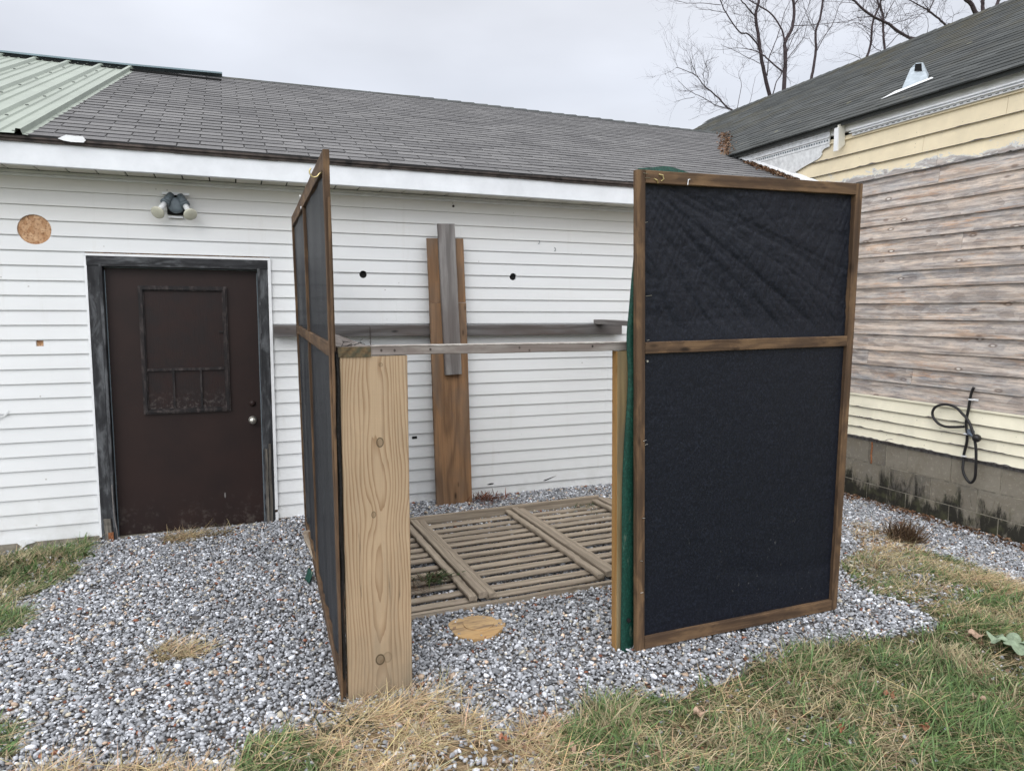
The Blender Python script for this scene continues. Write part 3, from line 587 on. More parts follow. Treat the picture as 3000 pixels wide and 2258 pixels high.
MB().box((-0.88, 6.10, -0.3), (0.20, 6.24, -0.004)).build('door_sill', M_CONC, bb)
def fr(m, x0, x1, z0, z1, w, y0, y1): m.box((x0, y0, z0), (x0+w, y1, z1)); m.box((x1-w, y0, z0), (x1, y1, z1)); m.box((x0+w, y0, z1-w), (x1-w, y1, z1)); m.box((x0+w, y0, z0), (x1-w, y1, z0+w))
m = MB(); fr(m, -0.655, -0.032, 0.937, 1.918, 0.010, 6.116, 6.140); fr(m, -0.6445, -0.0425, 0.9475, 1.9075, 0.018, 6.110, 6.140); fr(m, -0.626, -0.061, 0.966, 1.889, 0.008, 6.122, 6.140); wf = m.build('window_frame', M_MOULD, dr)
MB().box((-0.62, 6.134, 0.972), (-0.067, 6.1405, 1.883)).build('window_panel', M_DPAN, dr)
for (lo, hi) in [((-0.617, 6.118, 1.268), (-0.070, 6.1335, 1.288)), ((-0.445, 6.120, 0.975), (-0.430, 6.1335, 1.2675)), ((-0.250, 6.120, 0.975), (-0.235, 6.1335, 1.2675))]: MB().box(lo, hi).build('muntin', M_MOULD, dr)
MB().box((-0.10, 6.118, 1.560), (-0.068, 6.1335, 1.572)).build('window_clip', M_MOULD, dr)
m = MB()
for (x, r) in [(6.140, .030), (6.132, .030), (6.122, .013), (6.112, .013), (6.100, .026), (6.086, .030), (6.074, .026), (6.069, .012)]: pass
def lathe_y(m, cx, cz, prof, sides=18):
    v = []; n = len(prof)
    for (y, r) in prof: v += [(cx+r*math.cos(2*math.pi*k/sides), y, cz+r*math.sin(2*math.pi*k/sides)) for k in range(sides)]
    f = [(i*sides+k, i*sides+(k+1) % sides, (i+1)*sides+(k+1) % sides, (i+1)*sides+k) for i in range(n-1) for k in range(sides)]+[tuple(range((n-1)*sides, n*sides))]
    m.add(v, f)
lathe_y(m, 0.128, 0.852, [(6.141, .032), (6.134, .031), (6.130, .014), (6.116, .013), (6.108, .022), (6.096, .029), (6.084, .028), (6.076, .018), (6.073, .006)]); m.build('door_knob', M_CHROME, dr, True)
m = MB(); lathe_y(m, 0.132, 0.988, [(6.141, .026), (6.130, .025), (6.127, .016), (6.124, .015), (6.124, .004)]); m.build('deadbolt', M_DOOR, dr, True)
MB().disc((-0.10, 6.139, 0.25), (0, -1, 0), 0.006, 0.0012, 10, 0.024).build('paint_chip', M_GREYW, dr)
for (x, z) in [(2.62, 2.36), (2.78, 2.30)]:
    m = MB(); m.tube([(x, WY-.008, z+.015), (x, WY-.02, z+.014), (x+.004, WY-.028, z), (x+.002, WY-.024, z-.014), (x-.008, WY-.02, z-.016)], .0028, 5); m.build('wall_hook', M_GREYPL, bb)
MB().box((1.43, WY-.0165, .625), (1.475, WY-.0145, .645)).build('small_tag', M_BLACK, bb)
MB().disc((1.815, WY-.012, 2.635), (0, -1, 0), .011, .005, 10).build('rusty_plug', M_DRIP, bb)
# ---- flood light under the eave
fl = empty('flood_light', (-0.37, 6.09, 2.5)); tag(fl, 'grey twin flood light with two cream bulbs above the brown door', 'lamp')
MB().box((-0.455, 6.060, 2.594), (-0.270, 6.094, 2.612)).build('mounting_plate', M_TRIMW, fl); MB().box((-0.42, 6.066, 2.425), (-0.32, 6.09, 2.440)).build('mounting_plate', M_TRIMW, fl)
m = MB(); m.box((-0.425, 6.055, 2.45), (-0.305, 6.09, 2.590)); m.build('backing_plate', M_BLACK, fl)
m = MB(); lathe_y(m, -0.362, 2.515, [(6.085, .060), (6.035, .058), (6.022, .050), (6.018, .03), (6.018, .004)], 24); m.build('junction_box', M_GREYPL, fl, True)
def par(c, e):
    c = np.array(c); e = np.array(e); d = e-c; d /= np.linalg.norm(d)
    m = MB(); m.tube([c-d*.03, c+d*0.02, c+d*0.055], [.024, .029, .030], 14); m.tube([c+d*0.046, c+d*0.066], [.034, .034], 14); m.build('lamp_holder', M_GREYPL, fl, True)
    m = MB(); m.tube([c+d*0.06, e-d*.03], [.019, .021], 14); m.build('bulb_neck', M_BULBW, fl, True)
    d2 = d*.95+np.array([0, -.55, 0.0]); d2 /= np.linalg.norm(d2); e0 = e-d2*.03; m = MB(); m.tube([e0-d2*.020, e0+d2*.006, e0+d2*.020, e0+d2*.029, e0+d2*.034, e0+d2*.037], [.020, .034, .047, .049, .042, .016], 26); m.build('bulb', M_BULB, fl, True)
par((-0.405, 6.035, 2.572), (-0.484, 5.965, 2.446)); par((-0.322, 6.035, 2.566), (-0.262, 5.965, 2.443))
# ================================================================== right building (wall plane x = 5.9)
WX = 5.9; S2 = 0.1504; ZB0 = 3.0255
rb = empty('clapboard_building', (6.2, 3.5, 0))
tag(rb, 'peeling yellow clapboard building on grey concrete blocks with dark shingle roof', 'building')
MB().box((WX+0.02, -1.5, -0.6), (13.0, 12.7, 3.55)).build('wall_core', M_BLACK, rb)
yel, bare, crm = MB(), MB(), MB()
def board(m, z0, z1, y0, y1):
    P = [(WX+0.02, 0, z0), (WX-0.021, 0, z0), (WX-0.021, 0, z0+0.005), (WX-0.002, 0, z1+0.004), (WX+0.02, 0, z1+0.004)]
    n = 8; ys = np.linspace(y0, y1, n+1); off = RS.uniform(-20, 20, 2); r = RS.rand()
    v = []; g = []
    for yy in ys:
        w = RS.uniform(-.0012, .0012)
        for (x, _, z) in P: v.append((x, yy, z+w)); g.append((z-z0+off[0], 0, yy+off[1]))
    k = len(P); f = [tuple(range(k))[::-1], tuple(range(n*k, n*k+k))]+[(i*k+j, i*k+(j+1) % k, (i+1)*k+(j+1) % k, (i+1)*k+j) for i in range(n) for j in range(k)]
    m.add(v, f, g, r)
for k in range(-3, 15):
    zb = ZB0-S2*k; z1 = zb+S2
    if k == -3: z1 = 3.52
    m = yel if k <= 0 else bare
    js = [-1.5]; y = -1.5+RS.uniform(0.8, 3)
    jt = {1: [4.72], -1: [4.90, 3.98], -2: [4.15], 13: [4.87], 12: [5.38], 5: [4.46], 0: [4.75], 9: [3.2]}.get(k, [])
    js += sorted([RS.uniform(0.2, 3.2)]+jt)+[7.6]
    for a, b in zip(js[:-1], js[1:]): board(m, zb, z1, a+0.0015, b-0.0015)
zc = [0.9199, 0.79, 0.685, 0.585, 0.487]
for a, b in zip(zc[:-1], zc[1:]):
    for (y0, y1) in [(-1.5, RS.uniform(1, 3)), (None, 7.0)]:
        y0 = last if y0 is None else y0; board(crm, b, a-(0.018 if a > .9 else 0), y0+.001, y1-.001); last = y1
yel.build('yellow_clapboards', M_YEL, rb); bare.build('bare_clapboards', M_BARE, rb); crm.build('cream_clapboards', M_CREAM, rb)
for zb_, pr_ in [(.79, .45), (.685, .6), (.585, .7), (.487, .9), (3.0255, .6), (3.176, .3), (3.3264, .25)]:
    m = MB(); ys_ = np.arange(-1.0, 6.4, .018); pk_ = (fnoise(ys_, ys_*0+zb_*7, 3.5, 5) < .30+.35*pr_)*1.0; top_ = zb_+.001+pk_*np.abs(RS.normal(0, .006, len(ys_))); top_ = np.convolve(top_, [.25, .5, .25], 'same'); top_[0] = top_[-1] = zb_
    m.prism([(0, ys_[i], top_[i]) for i in range(len(ys_))]+[(0, ys_[-1], zb_-.003), (0, ys_[0], zb_-.003)], (WX-.0225, 0, 0), (WX-.019, 0, 0)); m.build('peel_shadow_edge', M_GREYWD, rb)  # wood bared by peeling; the unbroken dark line also paints the lap shadow

MB().box((WX-0.022, -1.5, 0.903), (WX+0.01, 7.0, 0.922)).build('drip_strip', M_CREAM, rb)
# concrete block base
m = MB(); zc_ = [(0.240, 0.46), (0.033, 0.230), (-0.174, 0.023), (-0.381, -0.184)]
for i, (z0, z1) in enumerate(zc_):
    y = 3.99-0.445*12 if i % 2 == 0 else 4.625-0.445*13
    while y < 7.2:
        if i == 0 and 4.80 < y < 4.95: m.box((WX+0.012, y+.005, z0), (WX+0.2, y+0.235, z1), 0.2); m.box((WX+0.008, y+.245, z0), (WX+0.2, y+0.44, z1), 0.95)
        else: m.box((WX+0.010+RS.uniform(-.0015, .0015), y+0.005, z0), (WX+0.2, y+0.44, z1), 1.0 if (i == 1 and 4.6 < y < 4.7) else RS.uniform(0, .6))
        y += 0.445
m.build('block_foundation', M_BLOCK, rb); MB().box((WX+0.0145, -1.5, -0.6), (WX+0.19, 7.1, 0.46)).build('mortar', M_MORTAR, rb)
MB().box((WX+0.002, -1.5, 0.455), (WX+0.05, 7.0, 0.486)).build('sill_plate', M_GREYWD, rb)
m = MB(); m.tube([(WX+.006, 5.29, .45), (WX+.006, 5.285, .40), (WX+.006, 5.292, .33), (WX+.006, 5.285, .26), (WX+.006, 5.288, .235)], .008, 6); m.build('rust_streak', M_RUST, rb)
M_FRZ = plain('pale grey frieze paint', (0.80, 0.79, 0.75), 0.5, var=0.08, sc=4)
# frieze, trims, soffit
m = MB(); m.box((WX-0.012, -1.5, 3.560), (WX+0.02, 7.6, 3.665)); m.build('frieze_board', M_FRZ, rb)
m = MB(); m.box((WX-0.052, -1.5, 3.549), (WX+0.0, 5.72, 3.562)); m.box((WX-0.030, -1.5, 3.532), (WX+0.0, 5.72, 3.5485)); m.box((WX-0.058, -1.5, 3.524), (WX+0.0, 5.72, 3.5315)); m.build('trim_moulding', M_TRIMW, rb)
m = MB(); m.box((WX-0.036, -1.5, 3.497), (WX-0.014, 5.70, 3.5235)); tv = m.build('vented_trim', M_TRIMW, rb)
m = MB(); y = -1.0
while y < 5.65: m.box((WX-0.0375, y, 3.506), (WX-0.0355, y+0.030, 3.512)); y += 0.062
m.build('vent_slot', M_BLACK, tv)
SR = 0.571; EX = 5.80; EZ = 3.658; RXX = 9.2
def rz(x): return EZ+SR*(x-EX)
m = MB(); m.grid(lambda u, v: (EX+0.03+u*(WX-EX), -1.5+v*14.2, rz(EX+0.03+u*(WX-EX))-0.055), 2, 30); m.build('open_soffit', M_FRZ, rb)
# bracket left of the trims and old vinyl remnant
m = MB(); m.box((5.778, 5.797, 3.364), (5.794, 5.848, 3.592)); m.build('bracket_edge', M_TRIMW, rb)
m = MB(); P = [(5.794, 0, 3.366), (5.885, 0, 3.435), (5.885, 0, 3.50), (5.875, 0, 3.54), (5.875, 0, 3.66), (5.794, 0, 3.62)]; m.prism(P, (0, 5.805, 0), (0, 5.822, 0)); m.build('bracket', M_SOFF, rb)
m = MB(); P = [(6.0, 3.452), (6.06, 3.446), (6.09, 3.432), (6.105, 3.41), (6.098, 3.395), (6.118, 3.37), (6.155, 3.352), (6.177, 3.348), (6.25, 3.333), (6.347, 3.312), (6.44, 3.285), (6.523, 3.262), (6.60, 3.30), (7.5, 3.655), (6.0, 3.655)]
m.prism([(0, y, z) for y, z in P], (WX-0.030, 0, 0), (WX-0.018, 0, 0)); vr = m.build('vinyl_remnant', M_DIRTW, rb)
m = MB(); m.box((WX-0.040, 6.0, 3.592), (WX-0.0305, 7.45, 3.604)); m.box((WX-0.042, 6.0, 3.545), (WX-0.0305, 7.3, 3.557)); m.box((WX-0.036, 6.0, 3.487), (WX-0.0305, 7.2, 3.491)); m.build('trim_rib', M_TRIMW, vr)
m = MB(); y = 6.02
while y < 7.2: m.box((WX-0.0325, y, 3.512), (WX-0.0302, y+0.02, 3.528)); y += 0.036
m.build('trim_slot', M_GREYPL, vr)
# flashing where the low roof meets the wall
m = MB(); ys = np.linspace(6.05, 7.5, 24)
for i in range(len(ys)-1):
    a, b = ys[i], ys[i+1]; j = RS.uniform(-.006, .006); m.add([(WX-0.045+j, a, bz(a)+.022), (WX-0.045+j, b, bz(b)+.022), (WX-0.02, b, bz(b)+.085+j), (WX-0.02, a, bz(a)+.085+j)], [(0, 1, 2, 3)]); 
fo = m.build('wall_flashing', M_TRIMW, rb); md = fo.modifiers.new('s', 'SOLIDIFY'); md.thickness = 0.004
# dark shingle roof
YA, YB = -0.8, 12.6; nr_ = np.array([-SR, 0, 1])/math.sqrt(1+SR*SR); ur_ = np.array([1, 0, SR])/math.sqrt(1+SR*SR)
dk = MB(); dk.add([(EX+.01, YA, rz(EX)-.012), (RXX, YA, rz(RXX)-.012), (RXX, YB, rz(RXX)-.012), (EX+.01, YB, rz(EX)-.012), (13.0, YA, 3.5), (13.0, YB, 3.5), (EX+.02, YA, rz(EX)-.045), (RXX, YA, rz(RXX)-.05), (EX+.02, YB, rz(EX)-.045), (RXX, YB, rz(RXX)-.05)],
  [(0, 1, 2, 3), (1, 4, 5, 2), (0, 6, 7, 1), (3, 2, 9, 8), (6, 8, 9, 7), (0, 3, 8, 6), (7, 9, 5, 4)]); dk.build('roof_deck', M_SH2, rb)
m = MB(); row = 0; LR = (RXX-EX)*math.sqrt(1+SR*SR)
while row*DV < LR-0.02:
    s0 = row*DV; o0 = np.array([EX-0.02, 0, rz(EX-0.02)])+ur_*s0; y = YA-(row % 2)*0.15
    wav = lambda yy: 0.010*math.sin(yy*1.3+row*0.2)*(row/34)
    while y < YB:
        y1 = min(y+0.300, YB); L_ = min(0.25, LR-s0+0.02); lift = 0.010+RS.uniform(-.0015, .003); j = RS.uniform(-.003, .003)
        a0 = o0+np.array([0, y, 0])+ur_*(j+wav(y)); b0 = o0+np.array([0, y1, 0])+ur_*(j+wav(y1))
        m.add([a0-nr_*.004, b0-nr_*.004, b0+nr_*lift, a0+nr_*lift, b0+ur_*L_+nr_*.001, a0+ur_*L_+nr_*.001], [(1, 0, 3, 2), (2, 3, 5, 4), (4, 1, 2), (3, 0, 5)], None, RS.rand()); y += 0.305
    row += 1
m.build('dark_shingle_roof', M_SH2, rb)
m = MB(); y = YA
while y < YB:
    z = rz(RXX); m.add([(RXX-.14, y, rz(RXX-.14)+.016), (RXX-.14, y+.2, rz(RXX-.14)+.012), (RXX, y+.2, z+.024), (RXX, y, z+.030), (RXX+.14, y+.2, z-.05), (RXX+.14, y, z-.05)], [(0, 1, 2, 3), (3, 2, 4, 5)], None, RS.rand()); y += .19
m.build('ridge_shingles', M_SH2, rb)
m = MB(); y = YA
while y < 7.55:
    L_ = RS.uniform(.08, .3); j = RS.uniform(-.006, .006); m.box((EX-.006+j, y, EZ-.014+abs(j)), (EX+.006, min(y+L_, 7.55), EZ-.008)); y += L_
m.build('eave_edge', M_BLACK, rb)
# roof vent
rv = empty('roof_vent', (6.08, 5.2, 3.9)); rv.parent = None; tag(rv, 'small galvanised hood vent with open top on the dark shingle roof', 'vent')
m = MB(); q = lambda x, y, h=0.016: np.array([x, y, rz(x)])+nr_*h
VP = VENT['plate']; m.add([q(*p) for p in VP]+[q(*p, .020) for p in VP], [(4, 5, 6, 7), (0, 1, 5, 4), (1, 2, 6, 5), (3, 0, 4, 7)]); m.build('flashing_plate', M_TRIMW, rv)
m = MB(); B = [q(*p) for p in VENT['base']]; T = [np.array(p) for p in VENT['top']]
F0 = [B[0]*0.5+T[0]*0.5, B[1]*0.5+T[1]*0.5]
m.add(B+T, [(0, 1, 5, 4), (1, 2, 6, 5), (2, 3, 7, 6), (3, 0, 4, 7)]); ho = m.build('vent_hood', M_GALV, rv); md = ho.modifiers.new('s', 'SOLIDIFY'); md.thickness = 0.004
m = MB(); m.add(VENT['open'], [(0, 1, 2, 3)]); m.build('vent_opening', M_BLACK, rv)

# ================================================================== hose on the right wall
hs = empty('hose', (5.85, 4.25, 0.9)); tag(hs, 'black rubber hose looped and clipped to the clapboard wall', 'hose')
HP = [(4.246, 1.106), (4.262, 1.064), (4.273, 0.995), (4.28, 0.914), (4.292, 0.819), (4.288, 0.757), (4.278, 0.708), (4.275, 0.628), (4.291, 0.531), (4.292, 0.474), (4.281, 0.394), (4.254, 0.33), (4.205, 0.291), (4.17, 0.336), (4.16, 0.419), (4.163, 0.542), (4.172, 0.627), (4.198, 0.721), (4.229, 0.791), (4.265, 0.841), (4.299, 0.867), (4.362, 0.915), (4.444, 0.934), (4.512, 0.925), (4.573, 0.895), (4.601, 0.846), (4.587, 0.796), (4.534, 0.751), (4.464, 0.736), (4.376, 0.746), (4.295, 0.761)]
def catmull(P, n=5):
    P = [np.array(p, float) for p in P]; P = [P[0]]+P+[P[-1]]; o = []
    for i in range(1, len(P)-2):
        for k in range(n):
            t = k/n; p0, p1, p2, p3 = P[i-1:i+3]; o.append(0.5*((2*p1)+(-p0+p2)*t+(2*p0-5*p1+4*p2-p3)*t*t+(-p0+3*p1-3*p2+p3)*t**3))
    o.append(P[-2]); return o
pts = []; n_ = len(HP)
for i, (y, z) in enumerate(HP):
    pts.append((5.862 if i < 10 else (5.845 if i < 14 else 5.835-0.01*math.sin((i-14)*0.35)), y, z))
m = MB(); m.tube(catmull(pts, 5), 0.0115, 10); m.build('hose_line', M_RUBBER, hs, True)
for (y, z) in [(4.262, 1.0), (4.283, 0.70), (4.292, 0.505)]:
    m = MB(); m.box((5.848, y-.018, z-.006), (5.874, y+.016, z+.006)); m.box((5.87, y-.055, z-.008), (5.876, y-.01, z+.008)) if z > .9 else None; m.build('hose_clip', M_TRIMW, hs)
va = empty('tap_valve', (5.86, 4.22, 0.71)); tag(va, 'grey cast tap with round black handle beside the looped hose', 'tap')
m = MB(); m.tube([(5.86, 4.262, .735), (5.84, 4.235, .715), (5.82, 4.19, .695)], [.016, .018, .012], 10); m.box((5.832, 4.225, .70), (5.882, 4.258, .735)); m.build('valve_body', M_CAST, va)
m = MB(); m.tube([(5.815, 4.185, .693), (5.812, 4.165, .689), (5.808, 4.14, .686), (5.806, 4.125, .685)], [.018, .033, .033, .020], 12); m.build('valve_handle', M_RUBBER, va, True)

# ================================================================== timber frame (posts and rails)
M_PEEL = wood('faded paint on wood', (0.50, 0.48, 0.44), (0.26, 0.23, 0.21), (0.24, 0.20, 0.18), 0.6, 60, 2, 0.5, 0.85, 0.85, blot=6)
tf = empty('timber_frame', (0.56, 3.12, 0)); tag(tf, 'open timber stall frame of weathered rails on one wide and one narrow post', 'frame')
m = MB(); m.beam((0.5725, 3.118, -0.12), (0.5655, 3.119, 1.5425), (1, 0, 0), 0.292, 0.038, 0.003, 10, 0, 0.5, (0, 0, -0.12)); m.build('wide_post', M_POST, tf)
m = MB(); m.beam((1.8495, 3.122, -0.12), (1.8205, 3.122, 1.545), (1, 0, 0), 0.122, 0.040, 0.002, 8, 0.0008); m.build('narrow_post', M_TREAT, tf)
m = MB(); m.beam((1.7862, 3.1245, -0.12), (1.7572, 3.1245, 1.5445), (1, 0, 0), 0.004, 0.0455, 0.001, 2); m.build('orange_edge', M_ORANGE, tf)
m = MB(); m.beam((0.553, 3.145, 1.5655), (3.20, 3.145, 1.5680), (0, 1, 0), 0.092, 0.040, 0.003, 24, 0.0012); m.build('front_rail', M_RAILF, tf)
m = MB(); m.beam((0.482, 3.097, 1.5625), (0.575, 5.93, 1.575), (1, 0, 0), 0.140, 0.044, 0.003, 24, 0.0015); m.build('side_rail', M_RAILF, tf)
m = MB(); m.beam((0.482, 3.0945, 1.5625), (0.482, 3.0975, 1.5625), (1, 0, 0), 0.1405, 0.0442, 0.003, 1); m.build('rail_end', M_ENDGR, tf)
m = MB(); m.beam((0.302, 6.025, 1.571), (3.45, 6.025, 1.567), (0, 0, 1), 0.094, 0.038, 0.003, 24, 0.001); m.build('back_rail', M_GREYWD, tf)
m = MB(); m.beam((3.205, 6.03, 1.640), (3.235, 3.10, 1.61), (1, 0, 0), 0.090, 0.042, 0.003, 16, 0.0012); m.build('side_rail', M_GREYW, tf)
m = MB(); m.grid(lambda u, v: (0.398+0.018*u+0.004*math.sin(v*23)-0.001*math.sin(31*v), 3.094+0.01*math.sin(3.14*u)*-1, 0.12+v*1.44+0.012*math.sin(7*u)), 3, 60); m.box((0.402, 3.10, .1), (0.418, 3.14, 1.55)); m.build('felt_strip', M_EDGEF, tf)
for k in range(5):
    m = MB(); p = np.array([0.41+0.02*k, 3.11+.01*k, 1.588]); P = [p]
    for j in range(7): p = p+np.array([RS.uniform(-.006, .022), RS.uniform(-.012, .012), RS.uniform(-.004, .007)]); p[2] = max(p[2], 1.586); P.append(p.copy())
    m.tube(P, .0012, 4); m.build('loose_thread', M_EDGEF, tf)
m = MB(); xs_ = np.arange(.556, 1.86, .012); lo_ = np.array([1.5862-.0005-abs(RS.normal(0, .0012)) for _ in xs_]); lo_ = np.convolve(np.where(fnoise(xs_, xs_*0, 5, 3) > .36, lo_, 1.5850), [.25, .5, .25], 'same'); lo_[0] = lo_[-1] = 1.585
m.prism([(x, 0, z) for x, z in zip(xs_, lo_)]+[(xs_[-1], 0, 1.5885), (xs_[0], 0, 1.5865)], (0, 3.0965, 0), (0, 3.0985, 0)); m.add([(.556, 3.0985, 1.5867), (1.86, 3.0985, 1.5885), (1.86, 3.185, 1.5890), (.556, 3.185, 1.5870)], [(0, 1, 2, 3)]); m.build('peeling_paint', M_PEEL, tf)
for (x, z) in [(.597, 1.567), (.655, 1.566), (.815, 1.568), (.975, 1.569), (1.24, 1.569), (1.62, 1.570), (1.29, 1.556)]: MB().disc((x, 3.0995, z), (0, -1, 0), .0052, .0012, 8, .0065).build('nail_stain', M_DRIP, tf)
# chain
m = MB(); z = 1.60
for k in range(18):
    c = np.array([1.062+0.004*(k/18), 5.985, z]); a = 0 if k % 2 else math.pi/2; P = []
    for j in range(9):
        t = 2*math.pi*j/8; P.append(c+np.array([math.cos(t)*.0045*math.cos(a), math.cos(t)*.0045*math.sin(a), math.sin(t)*.009]))
    m.tube(P, .0016, 5); z -= .0135
ch = m.build('chain', M_DRIP, None, False, (1.062, 5.985, 1.6)); tag(ch, 'thin dark chain hanging in front of the grey back rail', 'chain')
for k in range(3): pass

# ================================================================== screen panels
def lerp(a, b, t): return np.asarray(a, float)*(1-t)+np.asarray(b, float)*t
def screen_panel(name, BL, BR, TL, TR, ws, wt, wm, wb, th, mids, fabmat, label, cat, fold, mulls=(), wl=None, depth=(0, 1, 0), frame_mat=None):
    """corner points are the front face; frame members are beams, cloth is a folded sheet set behind the front"""
    frame_mat = frame_mat or M_BROWNF
    BL, BR, TL, TR = [np.asarray(p, float) for p in (BL, BR, TL, TR)]; D = np.asarray(depth, float)
    def P(u, v): return lerp(lerp(BL, BR, u), lerp(TL, TR, u), v)
    W = np.linalg.norm(BR-BL); Hh = np.linalg.norm(TL-BL); root = empty(name, tuple(lerp(BL, BR, .5))); tag(root, label, cat)
    def bar(nm, u0, v0, u1, v1, w, up, dd=0.0):
        m = MB(); m.beam(P(u0, v0)+D*(th/2+dd), P(u1, v1)+D*(th/2+dd), up, w, th, 0.0025, 14, 0.0008); return m.build(nm, frame_mat, root)
    wl = wl or ws; a = wl/2/W; b = ws/2/W; du = BR-BL
    bar('stile', a, 0, a, 1, wl, du); bar('stile', 1-b, 0, 1-b, 1, ws, du)
    u0 = wl/W+0.0005; u1 = 1-ws/W-0.0005; up = TL-BL
    bar('top_rail', u0, 1-wt/2/Hh, u1, 1-wt/2/Hh, wt, up, -.0005); bar('bottom_rail', u0, wb/2/Hh, u1, wb/2/Hh, wb, up, -.0005)
    for vm in mids: bar('middle_rail', u0, vm, u1, vm, wm, up, .0004)
    for um in mulls:
        vs = [wb/Hh]+list(mids)+[1-wt/Hh]
        for i in range(len(vs)-1): bar('mullion', um, vs[i]+(wm/2/Hh if i else 0)+.0003, um, vs[i+1]-(wm/2/Hh if i < len(vs)-2 else 0)-.0003, .036, du, .0008)
    m = MB(); uu0 = wl*.6/W; uu1 = 1-ws*.6/W; vv0 = wb*.6/Hh; vv1 = 1-wt*.6/Hh
    m.grid(lambda u, v: P(uu0+(uu1-uu0)*u, vv0+(vv1-vv0)*v)+D*(th*0.62+fold(uu0+(uu1-uu0)*u, vv0+(vv1-vv0)*v)), 220, 300)
    m.build('cloth', fabmat, root, True); return root
def crease(a, b, ta, sb, seed, p=4):
    """long thin pleats: narrow across a, long along b"""
    n = float(vnoise(a*ta, b*sb, 1.0, seed)); return (1-abs(2*n-1))**p
def fold_r(u, v):
    e = min(1, u/.05, (1-u)/.05, (1-v)/.03, v/.04); e = max(0, e); vm = .665; e *= max(0.05, min(1, abs(v-vm)/.04)); y = (1-v)*1.72
    h = 0
    if v > vm:
        th = math.atan2(y+.06, u+.12); r = math.hypot(y+.06, u+.12); fa = math.exp(-r*.9)
        h += .019*fa*crease(th, r, 11, 1.2, 21, 3)*r+.011*fa*crease(th, r, 26, 1.8, 23, 3)*r
        th2 = math.atan2(y+.04, 1.06-u); r2 = math.hypot(y+.04, 1.06-u); h += .010*math.exp(-r2*2.2)*crease(th2, r2, 17, 1.6, 27, 3)*min(1, r2*3)*r2
        d1 = u*.72+y*.70; c1 = u*.70-y*.72; h += .0032*crease(c1, d1, 34, 5, 31)+.0026*crease(u*.9+y*.43, u*.43-y*.9, 48, 8, 33)+.002*crease(y, u, 60, 11, 35)
        h += .012*math.sin(c1*9+2.2*math.sin(d1*2))*fa
    else:
        h += .0009*crease(u, y, 45, 6, 41)+.0006*crease(y, u, 45, 8, 43)+.0008*crease(u+y, u-y, 40, 9, 47)
        h += .006*math.exp(-((v-.13-.02*math.sin(u*6))**2)*2600)*float(smooth(.3, .6, u))
    return h*e
rp_ = screen_panel('screen_panel', (1.866, 3.034, 0.02), (3.227, 3.069, 0.02), (1.757, 2.95, 2.387), (3.151, 2.97, 2.417), 0.046, 0.058, 0.055, 0.062, 0.034, [0.652], M_FAB,
   'tall black cloth screen in a brown frame facing front right of the stall', 'screen', fold_r, wl=0.046)
for (u, v, L_) in [(1.79, 2.372, .03), (1.80, 2.352, .03), (1.81, 2.15, .016), (1.83, 1.81, .035), (1.845, 1.60, .018), (1.85, 1.11, .018), (1.86, 1.09, .018), (1.862, .72, .018), (1.87, .33, .016), (1.86, .5, .016)]:
    m = MB(); y = 3.030-(v/2.39)*.083; m.tube([(u, y, v), (u+L_*.9, y, v+RS.uniform(-.006, .006))], .0016, 4); m.build('staple', M_CHROME, rp_)
m = MB(); m.tube([(1.875, 2.951, 2.372), (1.892, 2.942, 2.368), (1.897, 2.942, 2.352), (1.889, 2.95, 2.343)], .003, 6); m.build('hook', M_BRASS, rp_); m = MB(); m.tube([(1.85, 2.953, 2.352), (1.865, 2.948, 2.345), (1.872, 2.952, 2.332)], .003, 6); m.build('hook', M_BRASS, rp_)
m = MB(); m.tube([(2.05, 2.955, 2.362), (2.038, 2.95, 2.36), (2.035, 2.95, 2.335)], .0025, 5); m.build('hook', M_TRIMW, rp_)
MB().disc((1.815, 3.0, 1.52), (-0.3, -1, 0), .0075, .004, 10).build('screw', M_CHROME, rp_); MB().disc((1.86, 3.0, 1.50), (0, -1, 0), .0055, .014, 10).build('screw', M_CHROME, rp_)
# green netting panel standing just behind
gp = empty('netting_panel', (2.5, 3.09, 0)); tag(gp, 'dark green netting panel squeezed behind the black cloth screen', 'screen')
def gfn(u, v):
    z = -0.02+v*2.43; y0 = 3.080+.036*u+.034*float(smooth(.03, .09, u))-(v)*.083
    xl = 1.797-0.046*v+0.004*math.sin(v*11+1)+0.014*float(smooth(.45, .66, v))+0.030*float(smooth(.74, .92, v))-0.016*math.exp(-((v-.67)**2)*300)
    xr = 3.262-0.070*v+0.008*math.sin(v*13)
    tp = 0.032*math.exp(-((u-.13)**2)*130)*float(smooth(.97, 1.0, v))
    return (xl+(xr-xl)*u, y0+0.003*math.sin(u*30+v*5)+0.003*math.sin(v*21), z+tp-0.01*smooth(.97, 1, v))
m = MB(); m.grid(gfn, 60, 110); gm_ = m.build('netting', M_GREENF, gp, True); md = gm_.modifiers.new('s', 'SOLIDIFY'); md.thickness = .006
m = MB(); m.beam((3.20, 3.145, 0.0), (3.12, 3.06, 2.36), (1, 0, 0), .05, .03, .003, 8); m.build('stile', M_BROWNF, gp)
m = MB(); m.beam((1.95, 3.145, 0.0), (1.86, 3.06, 2.36), (1, 0, 0), .05, .03, .003, 8); m.build('stile', M_BROWNF, gp)
for z in (.17, .62, 1.02): m = MB(); m.disc((1.838, 3.075, z), (-.2, -1, 0), .011, .006, 10); m.build('washer', M_BLACK, gp)
def fold_l(u, v):
    e = max(0, min(1, u/.04, (1-u)/.04, (1-v)/.03, v/.03))*max(0.05, min(1, abs(u-.47)/.04, abs(v-.655)/.04)); n = float(fnoise(u*2, v, 3.0, 12))
    h = 0.005*math.sin(u*70+n*8)*smooth(.64, .5, v)+0.003*math.sin(u*31+n*6)
    return -(h+0.008*(n-.5))*e
